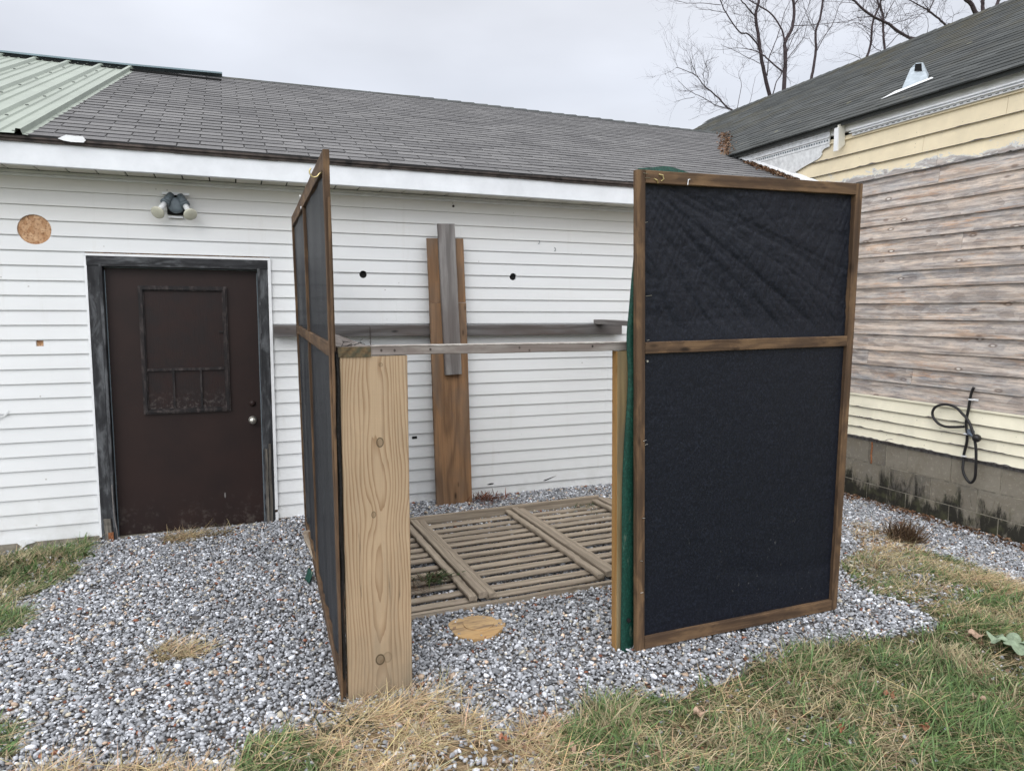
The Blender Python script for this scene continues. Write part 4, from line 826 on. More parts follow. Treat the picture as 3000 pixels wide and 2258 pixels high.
lp_ = screen_panel('screen_panel', (0.395, 3.10, 0.03), (0.49, 5.85, 0.03), (0.368, 3.09, 2.392), (0.44, 5.70, 2.43), 0.05, 0.075, 0.06, 0.075, 0.026, [0.652], M_FABL,
   'long black cloth screen seen edge on at the left of the stall', 'screen', fold_l, mulls=(0.515,), wl=0.05, depth=(1, 0, 0))
m = MB(); pth = [(0.372, 3.17, 2.312), (0.362, 3.165, 2.306), (0.352, 3.165, 2.294), (0.338, 3.165, 2.290), (0.326, 3.165, 2.298), (0.321, 3.165, 2.313), (0.328, 3.165, 2.326)]; m.tube(catmull(pth, 4), .0032, 7); m.build('hook', M_BRASS, lp_, True)
for (y, z) in [(4.42, 2.33), (4.46, 2.40)]: MB().disc((0.398, y, z), (-1, 0, 0), .008, .005, 8).build('screw', M_TRIMW, lp_)
m = MB(); m.beam((0.396, 3.085, 0.02), (0.388, 3.083, 2.20), (1, 0, 0), .010, .02, .002, 12, .0006); m.build('edge_batten', M_BROWNF, lp_)
m = MB(); m.grid(lambda u, v: (0.425-0.02*math.sin(u*3.1)-.025*(1-v), 4.55+.15*u, 0.02+.07*v+.01*math.sin(5*u)), 10, 6); gr_ = m.build('netting_corner', M_GREENF, lp_, True); md = gr_.modifiers.new('s', 'SOLIDIFY'); md.thickness = .004

# ================================================================== planks leaning on the back wall
pk = empty('wide_plank', (1.76, 5.93, 0)); tag(pk, 'wide brown plank standing against the white siding behind the stall', 'plank')
m = MB(); m.beam((1.764, 5.925, -0.02), (1.723, 5.965, 1.803), (1, 0, 0), 0.322, 0.034, .003, 10, .0008); m.build('board', M_CEDAR, pk)
m = MB(); m.beam((1.723, 5.9655, 1.805), (1.708, 5.985, 2.345), (1, 0, 0), 0.318, 0.034, .003, 4, .0005); m.build('board', M_CEDAR, pk)
m = MB(); m.beam((1.752, 5.905, 1.195), (1.703, 5.938, 2.462), (1, 0, 0), 0.146, 0.036, .003, 8, .001)
g2 = m.build('narrow_plank', M_GREYW, None, False, (1.75, 5.9, 1.2)); tag(g2, 'narrow grey weathered plank fixed over the wide brown plank', 'plank')

# ================================================================== slatted panel on the gravel
sp = empty('slatted_panel', (1.8, 4.7, 0.0)); tag(sp, 'weathered wooden slatted panel lying on the gravel inside the stall', 'panel')
RA = math.radians(2.6); ca, sa = math.cos(RA), math.sin(RA)
def L2(x, y, z=0.0): x -= 1.8; y -= 4.68; return np.array([1.8+x*ca-y*sa*0.75, 4.68+x*sa+y*ca, z+0.012*(y/.8)+0.010*(x-0)*.3])
Y0, Y1 = 3.90, 5.44
m = MB(); m.beam(L2(.47, Y1+.012, .062), L2(2.98, Y1+.012, .072), (0, 0, 1), .085, .030, .004, 16, .002); m.build('end_rail', M_SLAT, sp)
m = MB(); m.beam(L2(.47, Y0-.015, .020), L2(2.98, Y0-.015, .010), (0, 0, 1), .060, .026, .004, 16, .002); m.build('end_rail', M_SLAT, sp)
XB = [.55, 1.30, 2.17, 3.0]
m = MB(); n = 13; pit = (Y1-Y0-.03)/n
for k in range(n):
    yc = Y0+.045+pit*k
    for (xa, xb) in [(.62, 1.23), (1.37, 2.10), (2.24, 2.96)]:
        z = .030+RS.uniform(-.004, .004); j = RS.uniform(-.006, .006)
        m.beam(L2(xa-.04, yc+j, z+.018), L2(xb+.04, yc+j+RS.uniform(-.004, .004), z+.018+RS.uniform(-.003, .003)), (0, 1, .10), .052, .018, .005, 10, .0012)
m.build('slats', M_SLAT, sp)
for xb in XB:
    m = MB(); m.beam(L2(xb, Y0, .083), L2(xb, Y1, .080), (1, 0, 0), .056, .036, .006, 24, .0015); m.build('batten', M_SLAT, sp)
    for s in (-1, 1):
        m = MB(); seg = 40; P0 = L2(xb+s*.062, Y0, .074); P1 = L2(xb+s*.062, Y1, .071); m.beam(P0, P1, (1, 0, 0), .052, .026, .006, seg, .0028); m.build('batten_side', M_SLAT, sp)
m = MB(); m.beam((2.235, 3.90, .035), (2.33, 3.76, .014), (1, 0, 0), .016, .008, .001, 4); tk = m.build('wood_offcut', M_TREAT, None, False, (2.28, 3.85, 0)); tag(tk, 'thin pale wood offcut on the gravel near the slatted panel corner', 'stick')
# round wood slice
def mat_slice():
    g = G('cut log face'); o = g.obj(); x, y, z = g.sep(o); st = g.noise(g.comb(g.math('MULTIPLY', x, 5), g.math('MULTIPLY', y, 26), 0.0), 1.0, 5, 0.65, 0.8)
    d = g.math('SQRT', g.math('ADD', g.math('MULTIPLY', x, x), g.math('MULTIPLY', y, y)))
    c = g.ramp(st, [(0.32, (0.50, 0.34, 0.17)), (0.48, (0.42, 0.28, 0.14)), (0.58, (0.24, 0.16, 0.09)), (0.72, (0.08, 0.06, 0.045))])
    c = g.mix(g.math('MULTIPLY', g.rng(y, -0.02, -0.09), 0.6), c, (0.50, 0.30, 0.12)); return g.done(c, 0.75, g.bump(st, 0.4, 0.004))
M_SLICE = mat_slice()
sl_ = empty('log_slice', (1.195, 3.60, 0.01)); tag(sl_, 'round pale yellow log slice sunk in the gravel in front of the slatted panel', 'log slice')
def blob(r, z0, z1, n=40, jit=.05, cx=1.195, cy=3.60, sd=0):
    m = MB(); P = []
    for k in range(n): t = 2*math.pi*k/n; rr = r*(1+jit*math.sin(3*t+1+sd)+jit*.6*math.sin(5*t+2)+RS.uniform(-.01, .01)); P.append((cx+rr*math.cos(t)*1.02, cy+rr*math.sin(t)*.98, 0))
    m.prism(P, (0, 0, z0), (0, 0, z1)); return m
blob(.150, -.03, .017).build('slice', M_SLICE, sl_); blob(.085, .017, .0215, cx=1.215, cy=3.625, jit=.012).build('raised_core', M_SLICE, sl_)
# ================================================================== ground
PG = dict(
 main=[(0.98, 2.2), (1.19, 2.55), (1.53, 2.72), (1.81, 2.62), (2.28, 2.70), (2.74, 2.75), (3.17, 2.72), (3.7, 2.72), (4.4, 2.55), (6.0, 2.3), (6.0, -2), (0.9, -2)],
 upper=[(4.03, 3.81), (4.77, 3.74), (4.87, 3.4), (4.73, 2.91), (5.2, 2.3), (3.83, 2.36), (3.68, 2.71), (3.64, 3.15), (3.7, 3.45)],
 straw1=[(4.85, 4.55), (5.28, 4.33), (4.72, 3.69), (4.12, 3.78)],
 centre=[(0.3, 2.2), (0.22, 2.86), (0.49, 2.97), (0.72, 3.02), (0.82, 2.84), (0.96, 2.62), (1.22, 2.60), (1.10, 2.2), (1.2, 1), (0.3, 1)],
 blt=[(-0.16, 2.4), (-0.06, 2.92), (0.12, 2.92), (0.26, 2.80), (0.3, 2.4), (0.3, 1), (-.2, 1)],
 l1=[(-2.6, 6.05), (-1.16, 6.0), (-0.98, 6.0), (-1.08, 5.17), (-1.21, 4.98), (-1.6, 4.6), (-2.6, 4.6)],
 l2=[(-1.9, 4.76), (-1.13, 4.76), (-1.12, 4.50), (-1.25, 4.23), (-1.9, 4.1)],
 l3=[(-1.6, 3.49), (-0.90, 3.37), (-0.90, 3.15), (-1.6, 3.0)],
 small=[(-0.43, 3.96), (-0.2, 3.92), (-0.19, 3.77), (-0.38, 3.79)],
 thr=[(-0.62, 6.0), (-0.05, 6.0), (-0.1, 5.88), (-0.5, 5.82)],
 strawbl=[(-1.2, 2.9), (-0.74, 3.02), (-0.31, 2.90), (-0.12, 2.72), (-.2, 1.5), (-1.2, 1.5)],
)
def gz(x, y):
    x = np.asarray(x, float); y = np.asarray(y, float)
    A = np.interp(x, [-7, -1.76, -.9, .2, .6, 1.7, 3.4, 4.6, 5.9, 8], [-.06, -.035, -.015, .0, .03, .05, .055, .0, -.02, -.02])
    z = A*smooth(4.2, 5.9, y)*smooth(14, 6.5, y)
    z = z-0.13*smooth(3.9, 5.8, x)*smooth(-2, 1.5, y)
    z = z+0.018*(fnoise(x, y, 1.4, 20)-.5)+0.012*np.exp(-((x-1.2)**2/.06+(y-3.6)**2/.04))*0
    near = (np.abs(x) < 12) & (y < 12) & (y > -6)
    return np.where(near, z, z*0-.05)
def jit(x, y, a=.10, sc=4.0): return x+a*(fnoise(x, y, sc, 30)-.5)*2, y+a*(fnoise(x, y, sc, 40)-.5)*2
def m_in(x, y, keys, a=.10):
    jx, jy = jit(x, y, a); r = np.zeros(np.shape(x), bool)
    for k in keys: r |= in_poly(jx, jy, PG[k])
    return r
GREEN = ['main', 'upper', 'blt', 'l1', 'l2', 'l3']; STRAW = ['straw1', 'centre', 'strawbl', 'small', 'thr']
def axis(lo, hi, a, b, st, far):
    l = [a-(a-lo)*(k/8)**2.2 for k in range(8, 0, -1)]; r = [b+(hi-b)*(k/8)**2.2 for k in range(1, 9)]
    return np.array(l+list(np.arange(a, b+1e-6, st))+r)
gx = axis(-160, 160, -3.0, 6.6, 0.06, 0); gy = axis(-160, 160, 0.6, 6.6, 0.06, 0)
X, Y = np.meshgrid(gx, gy); Z = gz(X, Y); n_x, n_y = len(gx), len(gy)
Vg = np.stack([X, Y, Z-0.004], -1).reshape(-1, 3); idx = np.arange(n_x*n_y).reshape(n_y, n_x)
Fg = np.stack([idx[:-1, :-1], idx[:-1, 1:], idx[1:, 1:], idx[1:, :-1]], -1).reshape(-1, 4)
gm = m_in(X, Y, GREEN); sm = m_in(X, Y, STRAW); farm = (X < -3) | (X > 6.5) | (Y > 6.6) | (Y < 0.6)
cg = np.zeros(X.shape+(3,)); cg[:] = (0.115, 0.113, 0.115); cg[sm] = (0.16, 0.12, 0.075); cg[gm] = (0.10, 0.095, 0.055); cg[farm] = (0.085, 0.10, 0.045)
g = G('soil'); cc_ = g.attr('col', 'Color'); nz = g.noise(g.obj(), 45, 5, 0.7); v2 = g.vor(g.obj(), 60, 'Color'); vv_ = g.n('ShaderNodeSeparateColor', {0: v2}).outputs[0]
M_SOIL = g.done(g.mix(0.75, cc_, g.mix(1.0, cc_, g.mix(vv_, (0.25, 0.25, 0.25), (2.2, 2.1, 2.0)), 'MULTIPLY')), 0.95, g.bump(g.math('ADD', nz, vv_), 0.8, 0.01), 0, 0.1)
ground = bulk_mesh('ground', Vg, Fg, cg.reshape(-1, 3), M_SOIL, 4); tag(ground, kind='structure')
# ---- gravel
def frustum(x, y, mg=0.0):
    # visible wedge in front of the viewer, generously widened
    r = x*0.932-y*0.362; f = x*0.36+y*0.927
    return (np.abs(r) < (f*0.80+0.45+mg)) & (f > 1.55)
N = 235000
px = RS.uniform(-3.2, 5.9, N); py = RS.uniform(1.7, 6.10, N); rk = RS.rand(N)
ing = m_in(px, py, GREEN); ins = m_in(px, py, STRAW)
lowd = fnoise(px, py, 2.6, 55)
keep = frustum(px, py) & ~(ing & (rk > np.where(py > 2.9, .30, .05))) & ~(ins & (rk > 0.30)) & ~(in_poly(px, py, [(.5, 3.93), (3.0, 4.0), (2.9, 5.5), (.5, 5.4)]) & (rk > .62)) 
keep &= ~((px > 4.6) & (px < 5.9) & False)
keep &= ~(((px-1.195)**2+(py-3.6)**2) < (.122+.02*np.sin(5*np.arctan2(py-3.6, px-1.195)))**2)
px, py = px[keep], py[keep]; N = len(px)
phi = (1+5**.5)/2; ICO = np.array([(-1, phi, 0), (1, phi, 0), (-1, -phi, 0), (1, -phi, 0), (0, -1, phi), (0, 1, phi), (0, -1, -phi), (0, 1, -phi), (phi, 0, -1), (phi, 0, 1), (-phi, 0, -1), (-phi, 0, 1)], float)/1.902
IF = np.array([(0, 11, 5), (0, 5, 1), (0, 1, 7), (0, 7, 10), (0, 10, 11), (1, 5, 9), (5, 11, 4), (11, 10, 2), (10, 7, 6), (7, 1, 8), (3, 9, 4), (3, 4, 2), (3, 2, 6), (3, 6, 8), (3, 8, 9), (4, 9, 5), (2, 4, 11), (6, 2, 10), (8, 6, 7), (9, 8, 1)])
def rotm(yaw, tx, ty):
    cz, sz = np.cos(yaw), np.sin(yaw); cx, sx = np.cos(tx), np.sin(tx); cy, sy = np.cos(ty), np.sin(ty); n = len(yaw); o = np.zeros(n); l = np.ones(n)
    Rz = np.stack([cz, -sz, o, sz, cz, o, o, o, l], -1).reshape(n, 3, 3); Rx = np.stack([l, o, o, o, cx, -sx, o, sx, cx], -1).reshape(n, 3, 3); Ry = np.stack([cy, o, sy, o, l, o, -sy, o, cy], -1).reshape(n, 3, 3)
    return Rz@Rx@Ry
size = np.exp(RS.normal(math.log(0.0076), 0.38, N)).clip(.003, .018); asp = np.stack([RS.uniform(.85, 1.5, N), RS.uniform(.65, 1.05, N), RS.uniform(.42, .8, N)], -1)*size[:, None]
shape = ICO[None]*(1+RS.uniform(-.26, .20, (N, 12, 1)))*asp[:, None, :]
Rm = rotm(RS.uniform(0, 6.28, N), RS.normal(0, .35, N), RS.normal(0, .35, N))
Vp = np.einsum('nij,nkj->nki', Rm, shape); Vp[:, :, 0] += px[:, None]; Vp[:, :, 1] += py[:, None]; Vp[:, :, 2] += (gz(px, py)+RS.uniform(-.004, .012, N)+.003)[:, None]
c0 = RS.rand(N); val = np.where(c0 < .50, RS.uniform(.19, .30, N), np.where(c0 < .80, RS.uniform(.30, .45, N), np.where(c0 < .93, RS.uniform(.48, .72, N), RS.uniform(.11, .17, N))))
val *= 1.16; val *= 1.0+0.12*(fnoise(px, py, .9, 77)-.5)
cp = val[:, None]*np.array([0.955, 0.985, 1.05])[None]; t_ = RS.rand(N)
tan = t_ < .045; cp[tan] = val[tan][:, None]*np.array([1.25, .95, .72]); red = (t_ > .985); cp[red] = np.array([.24, .10, .06])*RS.uniform(.5, 1.2, (red.sum(), 1)); cream = (t_ > .93) & (t_ < .96); cp[cream] = np.array([.55, .50, .40])*RS.uniform(.7, 1.1, (cream.sum(), 1))
Fp = (IF[None]+12*np.arange(N)[:, None, None]).reshape(-1, 3)
g = G('gravel stone'); nz = g.noise(g.obj(), 330, 4, 0.7); sp_ = g.noise(g.obj(), 95, 3, 0.6)
M_GRAV = g.done(g.mix(1.0, g.attr('col', 'Color'), g.ramp(g.math('ADD', g.math('MULTIPLY', nz, .6), g.math('MULTIPLY', sp_, .4)), [(0.3, (0.68, 0.68, 0.70)), (0.5, (1, 1, 1)), (0.7, (1.32, 1.32, 1.30))]), 'MULTIPLY'), 0.82, g.bump(nz, 0.4, 0.002), 0, 0.3)
gr = bulk_mesh('gravel', Vp.reshape(-1, 3), Fp, np.repeat(cp, 12, 0), M_GRAV, 3); tag(gr, kind='stuff', label='crushed grey and white gravel covering the yard', cat='gravel')
# ---- grass blades
def blades(x, y, L, w, lean, yaw, bend, base, tip, zoff=0.0, nseg=3):
    n = len(x); ts = np.linspace(0, 1, nseg+1); V = np.zeros((n, (nseg+1)*2, 3)); C = np.zeros((n, (nseg+1)*2, 3))
    dx, dy = np.cos(yaw), np.sin(yaw); z0 = gz(x, y)+zoff; cx, cy, cz = x.copy(), y.copy(), z0.copy(); ang = lean.copy()
    tw = RS.uniform(-.6, .6, n)
    for i, t in enumerate(ts):
        ww = w*(1-t**2.2)+w*.06; sx, sy = -np.sin(yaw+tw*t), np.cos(yaw+tw*t)
        V[:, 2*i, 0] = cx-sx*ww; V[:, 2*i, 1] = cy-sy*ww; V[:, 2*i, 2] = cz; V[:, 2*i+1, 0] = cx+sx*ww; V[:, 2*i+1, 1] = cy+sy*ww; V[:, 2*i+1, 2] = cz+ww*.5
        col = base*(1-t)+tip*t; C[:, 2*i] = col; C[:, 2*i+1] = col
        st = L/nseg; cx = cx+dx*np.sin(ang)*st; cy = cy+dy*np.sin(ang)*st; cz = np.maximum(cz+np.cos(ang)*st, gz(cx, cy)+.006+zoff*.5); ang = ang+bend/nseg
    k = (nseg+1)*2; q = np.array([(2*i, 2*i+1, 2*i+3, 2*i+2) for i in range(nseg)]); F = (q[None]+k*np.arange(n)[:, None, None]).reshape(-1, 4)
    return V.reshape(-1, 3), F, C.reshape(-1, 3)
g = G('grass blade'); gc = g.attr('col', 'Color'); tr = g.n('ShaderNodeBsdfTranslucent', {'Color': gc}); mx = g.n('ShaderNodeMixShader', {0: 0.25})
g.done(gc, 0.6, None, 0, 0.25); g.t.links.new(g.b.outputs[0], mx.inputs[1]); g.t.links.new(tr.outputs[0], mx.inputs[2]); g.t.links.new(mx.outputs[0], g.o.inputs[0]); M_GRASS = g.m
def scatter(dens, keys, a=.10, clump=0.0, seed=60):
    X_, Y_ = [], []
    for kx in keys:
        P = np.array(PG[kx]); lo = np.maximum(P.min(0)-.15, [-2.6, 1.45]); hi = np.minimum(P.max(0)+.15, [5.7, 6.1]); n = int(max(0, np.prod(hi-lo))*dens)
        x = RS.uniform(lo[0], hi[0], n); y = RS.uniform(lo[1], hi[1], n); k = m_in(x, y, [kx], a) & frustum(x, y)
        if clump: k &= RS.rand(n) < np.clip((fnoise(x, y, 6.0, seed)-.5)*clump+.62, 0.05, 1)
        X_.append(x[k]); Y_.append(y[k])
    return np.concatenate(X_), np.concatenate(Y_)
BX = (-2.6, 5.6, 1.6, 6.1)
def green_cols(x, y, n):
    dry = fnoise(x, y, 3.2, 90)+RS.normal(0, .15, n)+np.where((x < .3) & (y > 2), .08, 0)
    gcol = np.array([.145, .225, .085])[None]*RS.uniform(.55, 1.35, (n, 1))+RS.normal(0, .008, (n, 3)); dcol = np.array([.46, .40, .25])[None]*RS.uniform(.55, 1.25, (n, 1)); k = dry > .66
    c = np.where(k[:, None], dcol, gcol).clip(.01, 1); return c
x, y = scatter(11500, GREEN, .12, clump=2.4); x, y = x+RS.normal(0, .01, len(x)), y; n = len(x); c = green_cols(x, y, n)
yw = fnoise(x, y, 2.6, 91)*16+RS.normal(0, 1.3, n)
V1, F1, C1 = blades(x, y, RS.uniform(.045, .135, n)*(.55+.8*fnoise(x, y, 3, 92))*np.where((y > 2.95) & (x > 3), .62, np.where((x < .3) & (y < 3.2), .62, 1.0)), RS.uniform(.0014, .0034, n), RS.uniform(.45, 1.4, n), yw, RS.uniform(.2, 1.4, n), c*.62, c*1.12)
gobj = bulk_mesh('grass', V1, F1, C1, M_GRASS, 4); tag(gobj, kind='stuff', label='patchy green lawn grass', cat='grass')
# dry straw: centre mat + scattered through the lawn
x, y = scatter(9000, STRAW, .10, clump=3.0, seed=70); kk_ = ~((x > 3) & (RS.rand(len(x)) < .6)); x, y = x[kk_], y[kk_]; x2, y2 = scatter(2600, GREEN, .16, clump=2.4, seed=71); 
x3 = RS.normal(.60, .16, 700); y3 = RS.normal(2.97, .07, 700)
x4 = RS.uniform(4.2, 5.0, 4000); y4 = RS.uniform(2.9, 3.5, 4000); k4 = in_poly(*jit(x4, y4), [(4.3, 3.3), (4.75, 3.25), (4.85, 2.95), (4.45, 2.95)]); x4, y4 = x4[k4], y4[k4]
x = np.concatenate([x, x2, x3, x4]); y = np.concatenate([y, y2, y3, y4]); n = len(x)
c = np.array([.62, .49, .30])[None]*RS.uniform(.45, 1.25, (n, 1)); c = c*(1+RS.normal(0, .07, (n, 3))); yw = RS.uniform(0, 6.28, n)
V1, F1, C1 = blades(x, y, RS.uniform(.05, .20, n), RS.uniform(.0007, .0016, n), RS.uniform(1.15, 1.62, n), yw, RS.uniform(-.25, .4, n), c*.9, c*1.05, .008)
V1[:, 2] += np.repeat(RS.uniform(0, .012, n), 8)
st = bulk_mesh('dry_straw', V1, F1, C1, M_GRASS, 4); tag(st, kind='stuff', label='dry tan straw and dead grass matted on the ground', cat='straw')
# long dead stalks
def stalk(P, r=.0014): m = MB(); m.tube(catmull([np.array([a, b, float(gz(a, b))+c]) for a, b, c in P], 3), r, 5); return m
M_STRAW = plain('pale straw stalk', (0.46, 0.36, 0.18), 0.7, var=.15)
for i, (P, lab) in enumerate([
  ([(1.40, 2.20, .02), (1.66, 2.18, .03), (1.80, 2.2, .035), (1.99, 2.52, .06)], 'long bent straw stalk lying across the lawn edge in front'),
  ([(.30, 3.10, .0), (.26, 2.92, .05), (.245, 2.82, .12), (.235, 2.80, .20)], 'thin pale stalk standing left of the wide knotty post foot'),
  ([(.38, 2.96, .01), (.34, 3.02, .03), (.30, 3.08, .05)], 'short pale stalk lying by the foot of the wide knotty post'),
  ([(-.62, 3.02, .015), (-.35, 2.86, .02), (-.12, 2.70, .02)], 'long straw stalk lying on gravel at the bottom left'),
  ([(2.72, 1.98, .02), (2.74, 2.12, .07), (2.66, 2.3, .11)], 'upright bent straw stalk in the green lawn')]):
    o = stalk(P).build('straw_stalk', M_STRAW, None, False, (P[0][0], P[0][1], 0)); tag(o, lab, 'stalk', 'loose straw stalks')
# brown leaf litter along the right wall foot, under the far boards and in the roof valley
def litter(name, x, y, z, sz, nrm=(0, 0, 1), label='', cat='leaves'):
    n = len(x); q = np.array([(-1, 0, 0), (-.3, .55, .15), (.5, .5, .05), (1, 0, .25), (.45, -.5, .1), (-.3, -.5, .2)]); s = sz*RS.uniform(.5, 1.3, n)
    Rm = rotm(RS.uniform(0, 6.28, n), RS.normal(0, .5, n), RS.normal(0, .5, n)); V = np.einsum('nij,nkj->nki', Rm, q[None]*s[:, None, None]*(1+RS.uniform(-.2, .2, (n, 6, 1))))
    V += np.stack([x, y, z], -1)[:, None, :]; F = (np.array([(0, 1, 2, 3), (0, 3, 4, 5)])[None]+6*np.arange(n)[:, None, None]).reshape(-1, 4)
    c = np.array([.15, .080, .045])[None]*RS.uniform(.4, 1.6, (n, 1)); k = RS.rand(n) < .3; c[k] = np.array([.30, .20, .13])*RS.uniform(.6, 1.1, (k.sum(), 1)); o = bulk_mesh(name, V.reshape(-1, 3), F, np.repeat(c, 6, 0), M_GRASS, 4); tag(o, label, cat, kind='stuff'); return o
n = 1300; y = RS.uniform(2.6, 6.0, n); x = 5.885-np.abs(RS.normal(0, .09, n)); litter('leaf_litter', x, y, gz(x, y)+RS.uniform(.005, .03, n), .016, label='brown leaf litter along the foot of the block wall')
n = 420; x = RS.uniform(3.7, 5.3, n); y = RS.uniform(2.3, 4.6, n); x2 = RS.uniform(.9, 3.6, 420); y2 = RS.uniform(1.9, 2.75, 420); x3_ = RS.uniform(-1.6, 5.6, 420); y3_ = RS.uniform(2.6, 6.0, 420); x = np.concatenate([x, x2, x3_]); y = np.concatenate([y, y2, y3_]); litter('fallen_leaf_bits', x, y, gz(x, y)+RS.uniform(.008, .03, len(x)), .011, label='small brown leaf bits scattered in the lawn')
n = 300; t = RS.uniform(-.02, 1.0, n)**1.15; x = 5.79+(7.2-5.79)*t+RS.normal(0, .03, n); y = 7.63+(9.55-7.63)*t+RS.normal(0, .06, n)-.04; z = np.maximum(bz(y), rz(x))+.010+RS.uniform(0, .015, n); litter('valley_leaves', x, y, z, .022, label='brown leaves caught in the roof valley')
n = 700; y = RS.uniform(6.35, 7.2, n); x = 5.85-np.abs(RS.normal(0, .07, n)); litter('flashing_leaves', x, y, bz(y)+.012+RS.uniform(0, .03, n), .016, label='brown leaves banked against the white wall flashing')
# pale lichen flakes beside the valley
# individual fallen leaves
def leaf_mesh(c, s, yaw, colm, lab, name='fallen_leaf', cat='leaf', grp='single fallen leaves on the lawn', lobes=5, zz=.035):
    m = MB(); P = []; n = 30
    for k in range(n):
        t = 2*math.pi*k/n; r = s*(.62+.38*abs(math.cos(t*lobes/2)))*(1.15 if abs(t-math.pi) > 2.6 else 1); P.append((r*math.cos(t), r*math.sin(t)*.8, .012*math.sin(3*t)+.25*r*abs(math.sin(t))))
    z0 = float(gz(c[0], c[1]))+zz; cy, sy = math.cos(yaw), math.sin(yaw); V = [(c[0], c[1], z0)]+[(c[0]+p[0]*cy-p[1]*sy, c[1]+p[0]*sy+p[1]*cy, z0+p[2]) for p in P]
    m.add(V, [(0, k+1, (k+1) % n+1) for k in range(n)]); o = m.build(name, colm, None, False, (c[0], c[1], z0)); md = o.modifiers.new('s', 'SOLIDIFY'); md.thickness = .0006; tag(o, lab, cat, grp); return o
M_LF1 = plain('rust brown leaf', (0.27, 0.105, 0.055), 0.6, var=.25, sc=60); M_LF2 = plain('pale tan leaf', (0.36, 0.25, 0.18), 0.65, var=.2, sc=60); M_LFG = plain('grey green fuzzy leaf', (0.22, 0.28, 0.19), 0.75, var=.15, sc=50); M_LFD = plain('fresh green leaf', (0.10, 0.16, 0.055), 0.5, var=.2, sc=60)
for (c, s, yw, mt_, lab) in [((2.279, 2.117), .020, .4, M_LF1, 'rust orange leaf in the front lawn nearest the bottom edge left of its twin'), ((2.611, 1.991), .024, 2.1, M_LF1, 'rust orange lobed leaf in the front lawn right of its twin'),
   ((2.693, 2.243), .028, 1.1, M_LF1, 'dark rust leaf standing in grass below the black cloth screen'), ((3.03, 2.075), .030, 5.3, M_LF2, 'pale pinkish tan leaf at the right side of the lawn'),
   ((1.80, 2.42), .030, 3.0, M_LF2, 'curled pinkish leaf near the lawn edge in front of the stall'), ((1.19, 2.39), .026, .9, M_LF2, 'tan leaf lying in the straw at the bottom centre'),
   ((3.62, 2.52), .045, 2.6, M_LF2, 'long tan curled leaf right of the black cloth screen'), ((.96, 2.55), .022, 1.4, M_LF1, 'small rust leaf in the straw mat by the gravel')]:
    leaf_mesh(c, s, yw, mt_, lab)
# broad grey green plant at the right edge
bd = empty('broad_leaf_plant', (3.62, 2.29, -.02)); tag(bd, 'broad grey green leafed weed at the right edge of the lawn', 'plant')
for (dx, dy, s, yw) in [(0, 0, .085, .5), (.05, .07, .075, 2.0), (-.02, .10, .06, 3.6), (.09, -.03, .07, 5.0)]:
    o = leaf_mesh((3.62+dx, 2.29+dy), s, yw, M_LFG, None, 'leaf', None, None, 4, .06+.02*RS.rand()); o.parent = bd; o.location = Vector(o.location)-Vector(bd.location)
def weed(name, c, n, L, w, cols, lab, up=(.1, .9), spread=.06, z0=0.0, stem=None, yr=(0, 6.28)):
    x = c[0]+RS.normal(0, spread, n); y = c[1]+RS.normal(0, spread*.8, n); k = RS.randint(0, len(cols), n); col = np.array(cols)[k]*RS.uniform(.6, 1.3, (n, 1))
    V, F, C = blades(x, y, RS.uniform(.5, 1.1, n)*L, RS.uniform(.6, 1.2, n)*w, RS.uniform(*up, n), RS.uniform(*yr, n), RS.uniform(.2, 1.2, n), col*.8, col, z0)
    V -= np.array([c[0], c[1], 0]); o = bulk_mesh(name, V, F, C, M_GRASS, 4); o.location = (c[0], c[1], 0); tag(o, lab, 'weed'); return o
weed('uprooted_weed', (1.13, 4.22), 90, .10, .006, [(.045, .075, .025), (.07, .10, .035), (.10, .07, .04)], 'uprooted green weed clump lying on the slatted panel', (.7, 1.5), .055, .07)
weed('uprooted_weed', (.98, 4.12), 70, .13, .0016, [(.16, .10, .06), (.09, .06, .04)], 'tangled brown roots beside the green weed clump on the slatted panel', (1.0, 1.55), .06, .065)
weed('grass_tuft', (2.72, 5.28), 60, .10, .0018, [(.06, .09, .03), (.12, .10, .05)], 'thin grass tuft at the far right corner of the slatted panel', (.9, 1.5), .07, .06)
weed('dry_weed', (2.06, 5.93), 150, .10, .004, [(.22, .07, .03), (.12, .045, .02)], 'rust red dry weed at the foot of the wide brown plank', (.6, 1.5), .085, .03)
weed('dry_weed', (4.93, 4.05), 420, .23, .0045, [(.13, .085, .05), (.09, .055, .035), (.19, .13, .085)], 'bushy dead brown weed near the block wall', (.0, 1.0), .055, -.02)
weed('dry_weed', (4.78, 3.93), 150, .06, .006, [(.17, .05, .025), (.11, .045, .03)], 'dark red low weed in front of the dead brown bush', (.5, 1.5), .09, -.02)
weed('leafy_weed', (.30, 2.70), 30, .06, .011, [(.10, .15, .05), (.14, .19, .07)], 'light green leafy weed in the straw at the bottom edge', (.6, 1.4), .028, .01)
weed('leafy_weed', (.40, 2.88), 80, .08, .007, [(.055, .062, .035), (.04, .05, .03)], 'dark drooping weed in front of the wide knotty post', (.9, 1.5), .05, .005)
weed('leafy_weed', (-1.45, 5.55), 330, .09, .011, [(.05, .085, .025), (.085, .13, .04), (.11, .13, .05)], 'leafy green weed clump at the left wall foot', (.3, 1.3), .17, .0)['kind'] = 'stuff'
weed('grass_tuft', (-.30, 3.86), 70, .09, .0018, [(.07, .09, .03), (.16, .12, .06)], 'small grass tuft growing out of the gravel in front of the door', (.9, 1.5), .05, 0)
weed('grass_tuft', (-.28, 5.94), 160, .10, .0018, [(.07, .09, .03), (.22, .17, .08)], 'grass tuft along the door threshold', (.4, 1.4), .13, 0, yr=(3.4, 6.0))
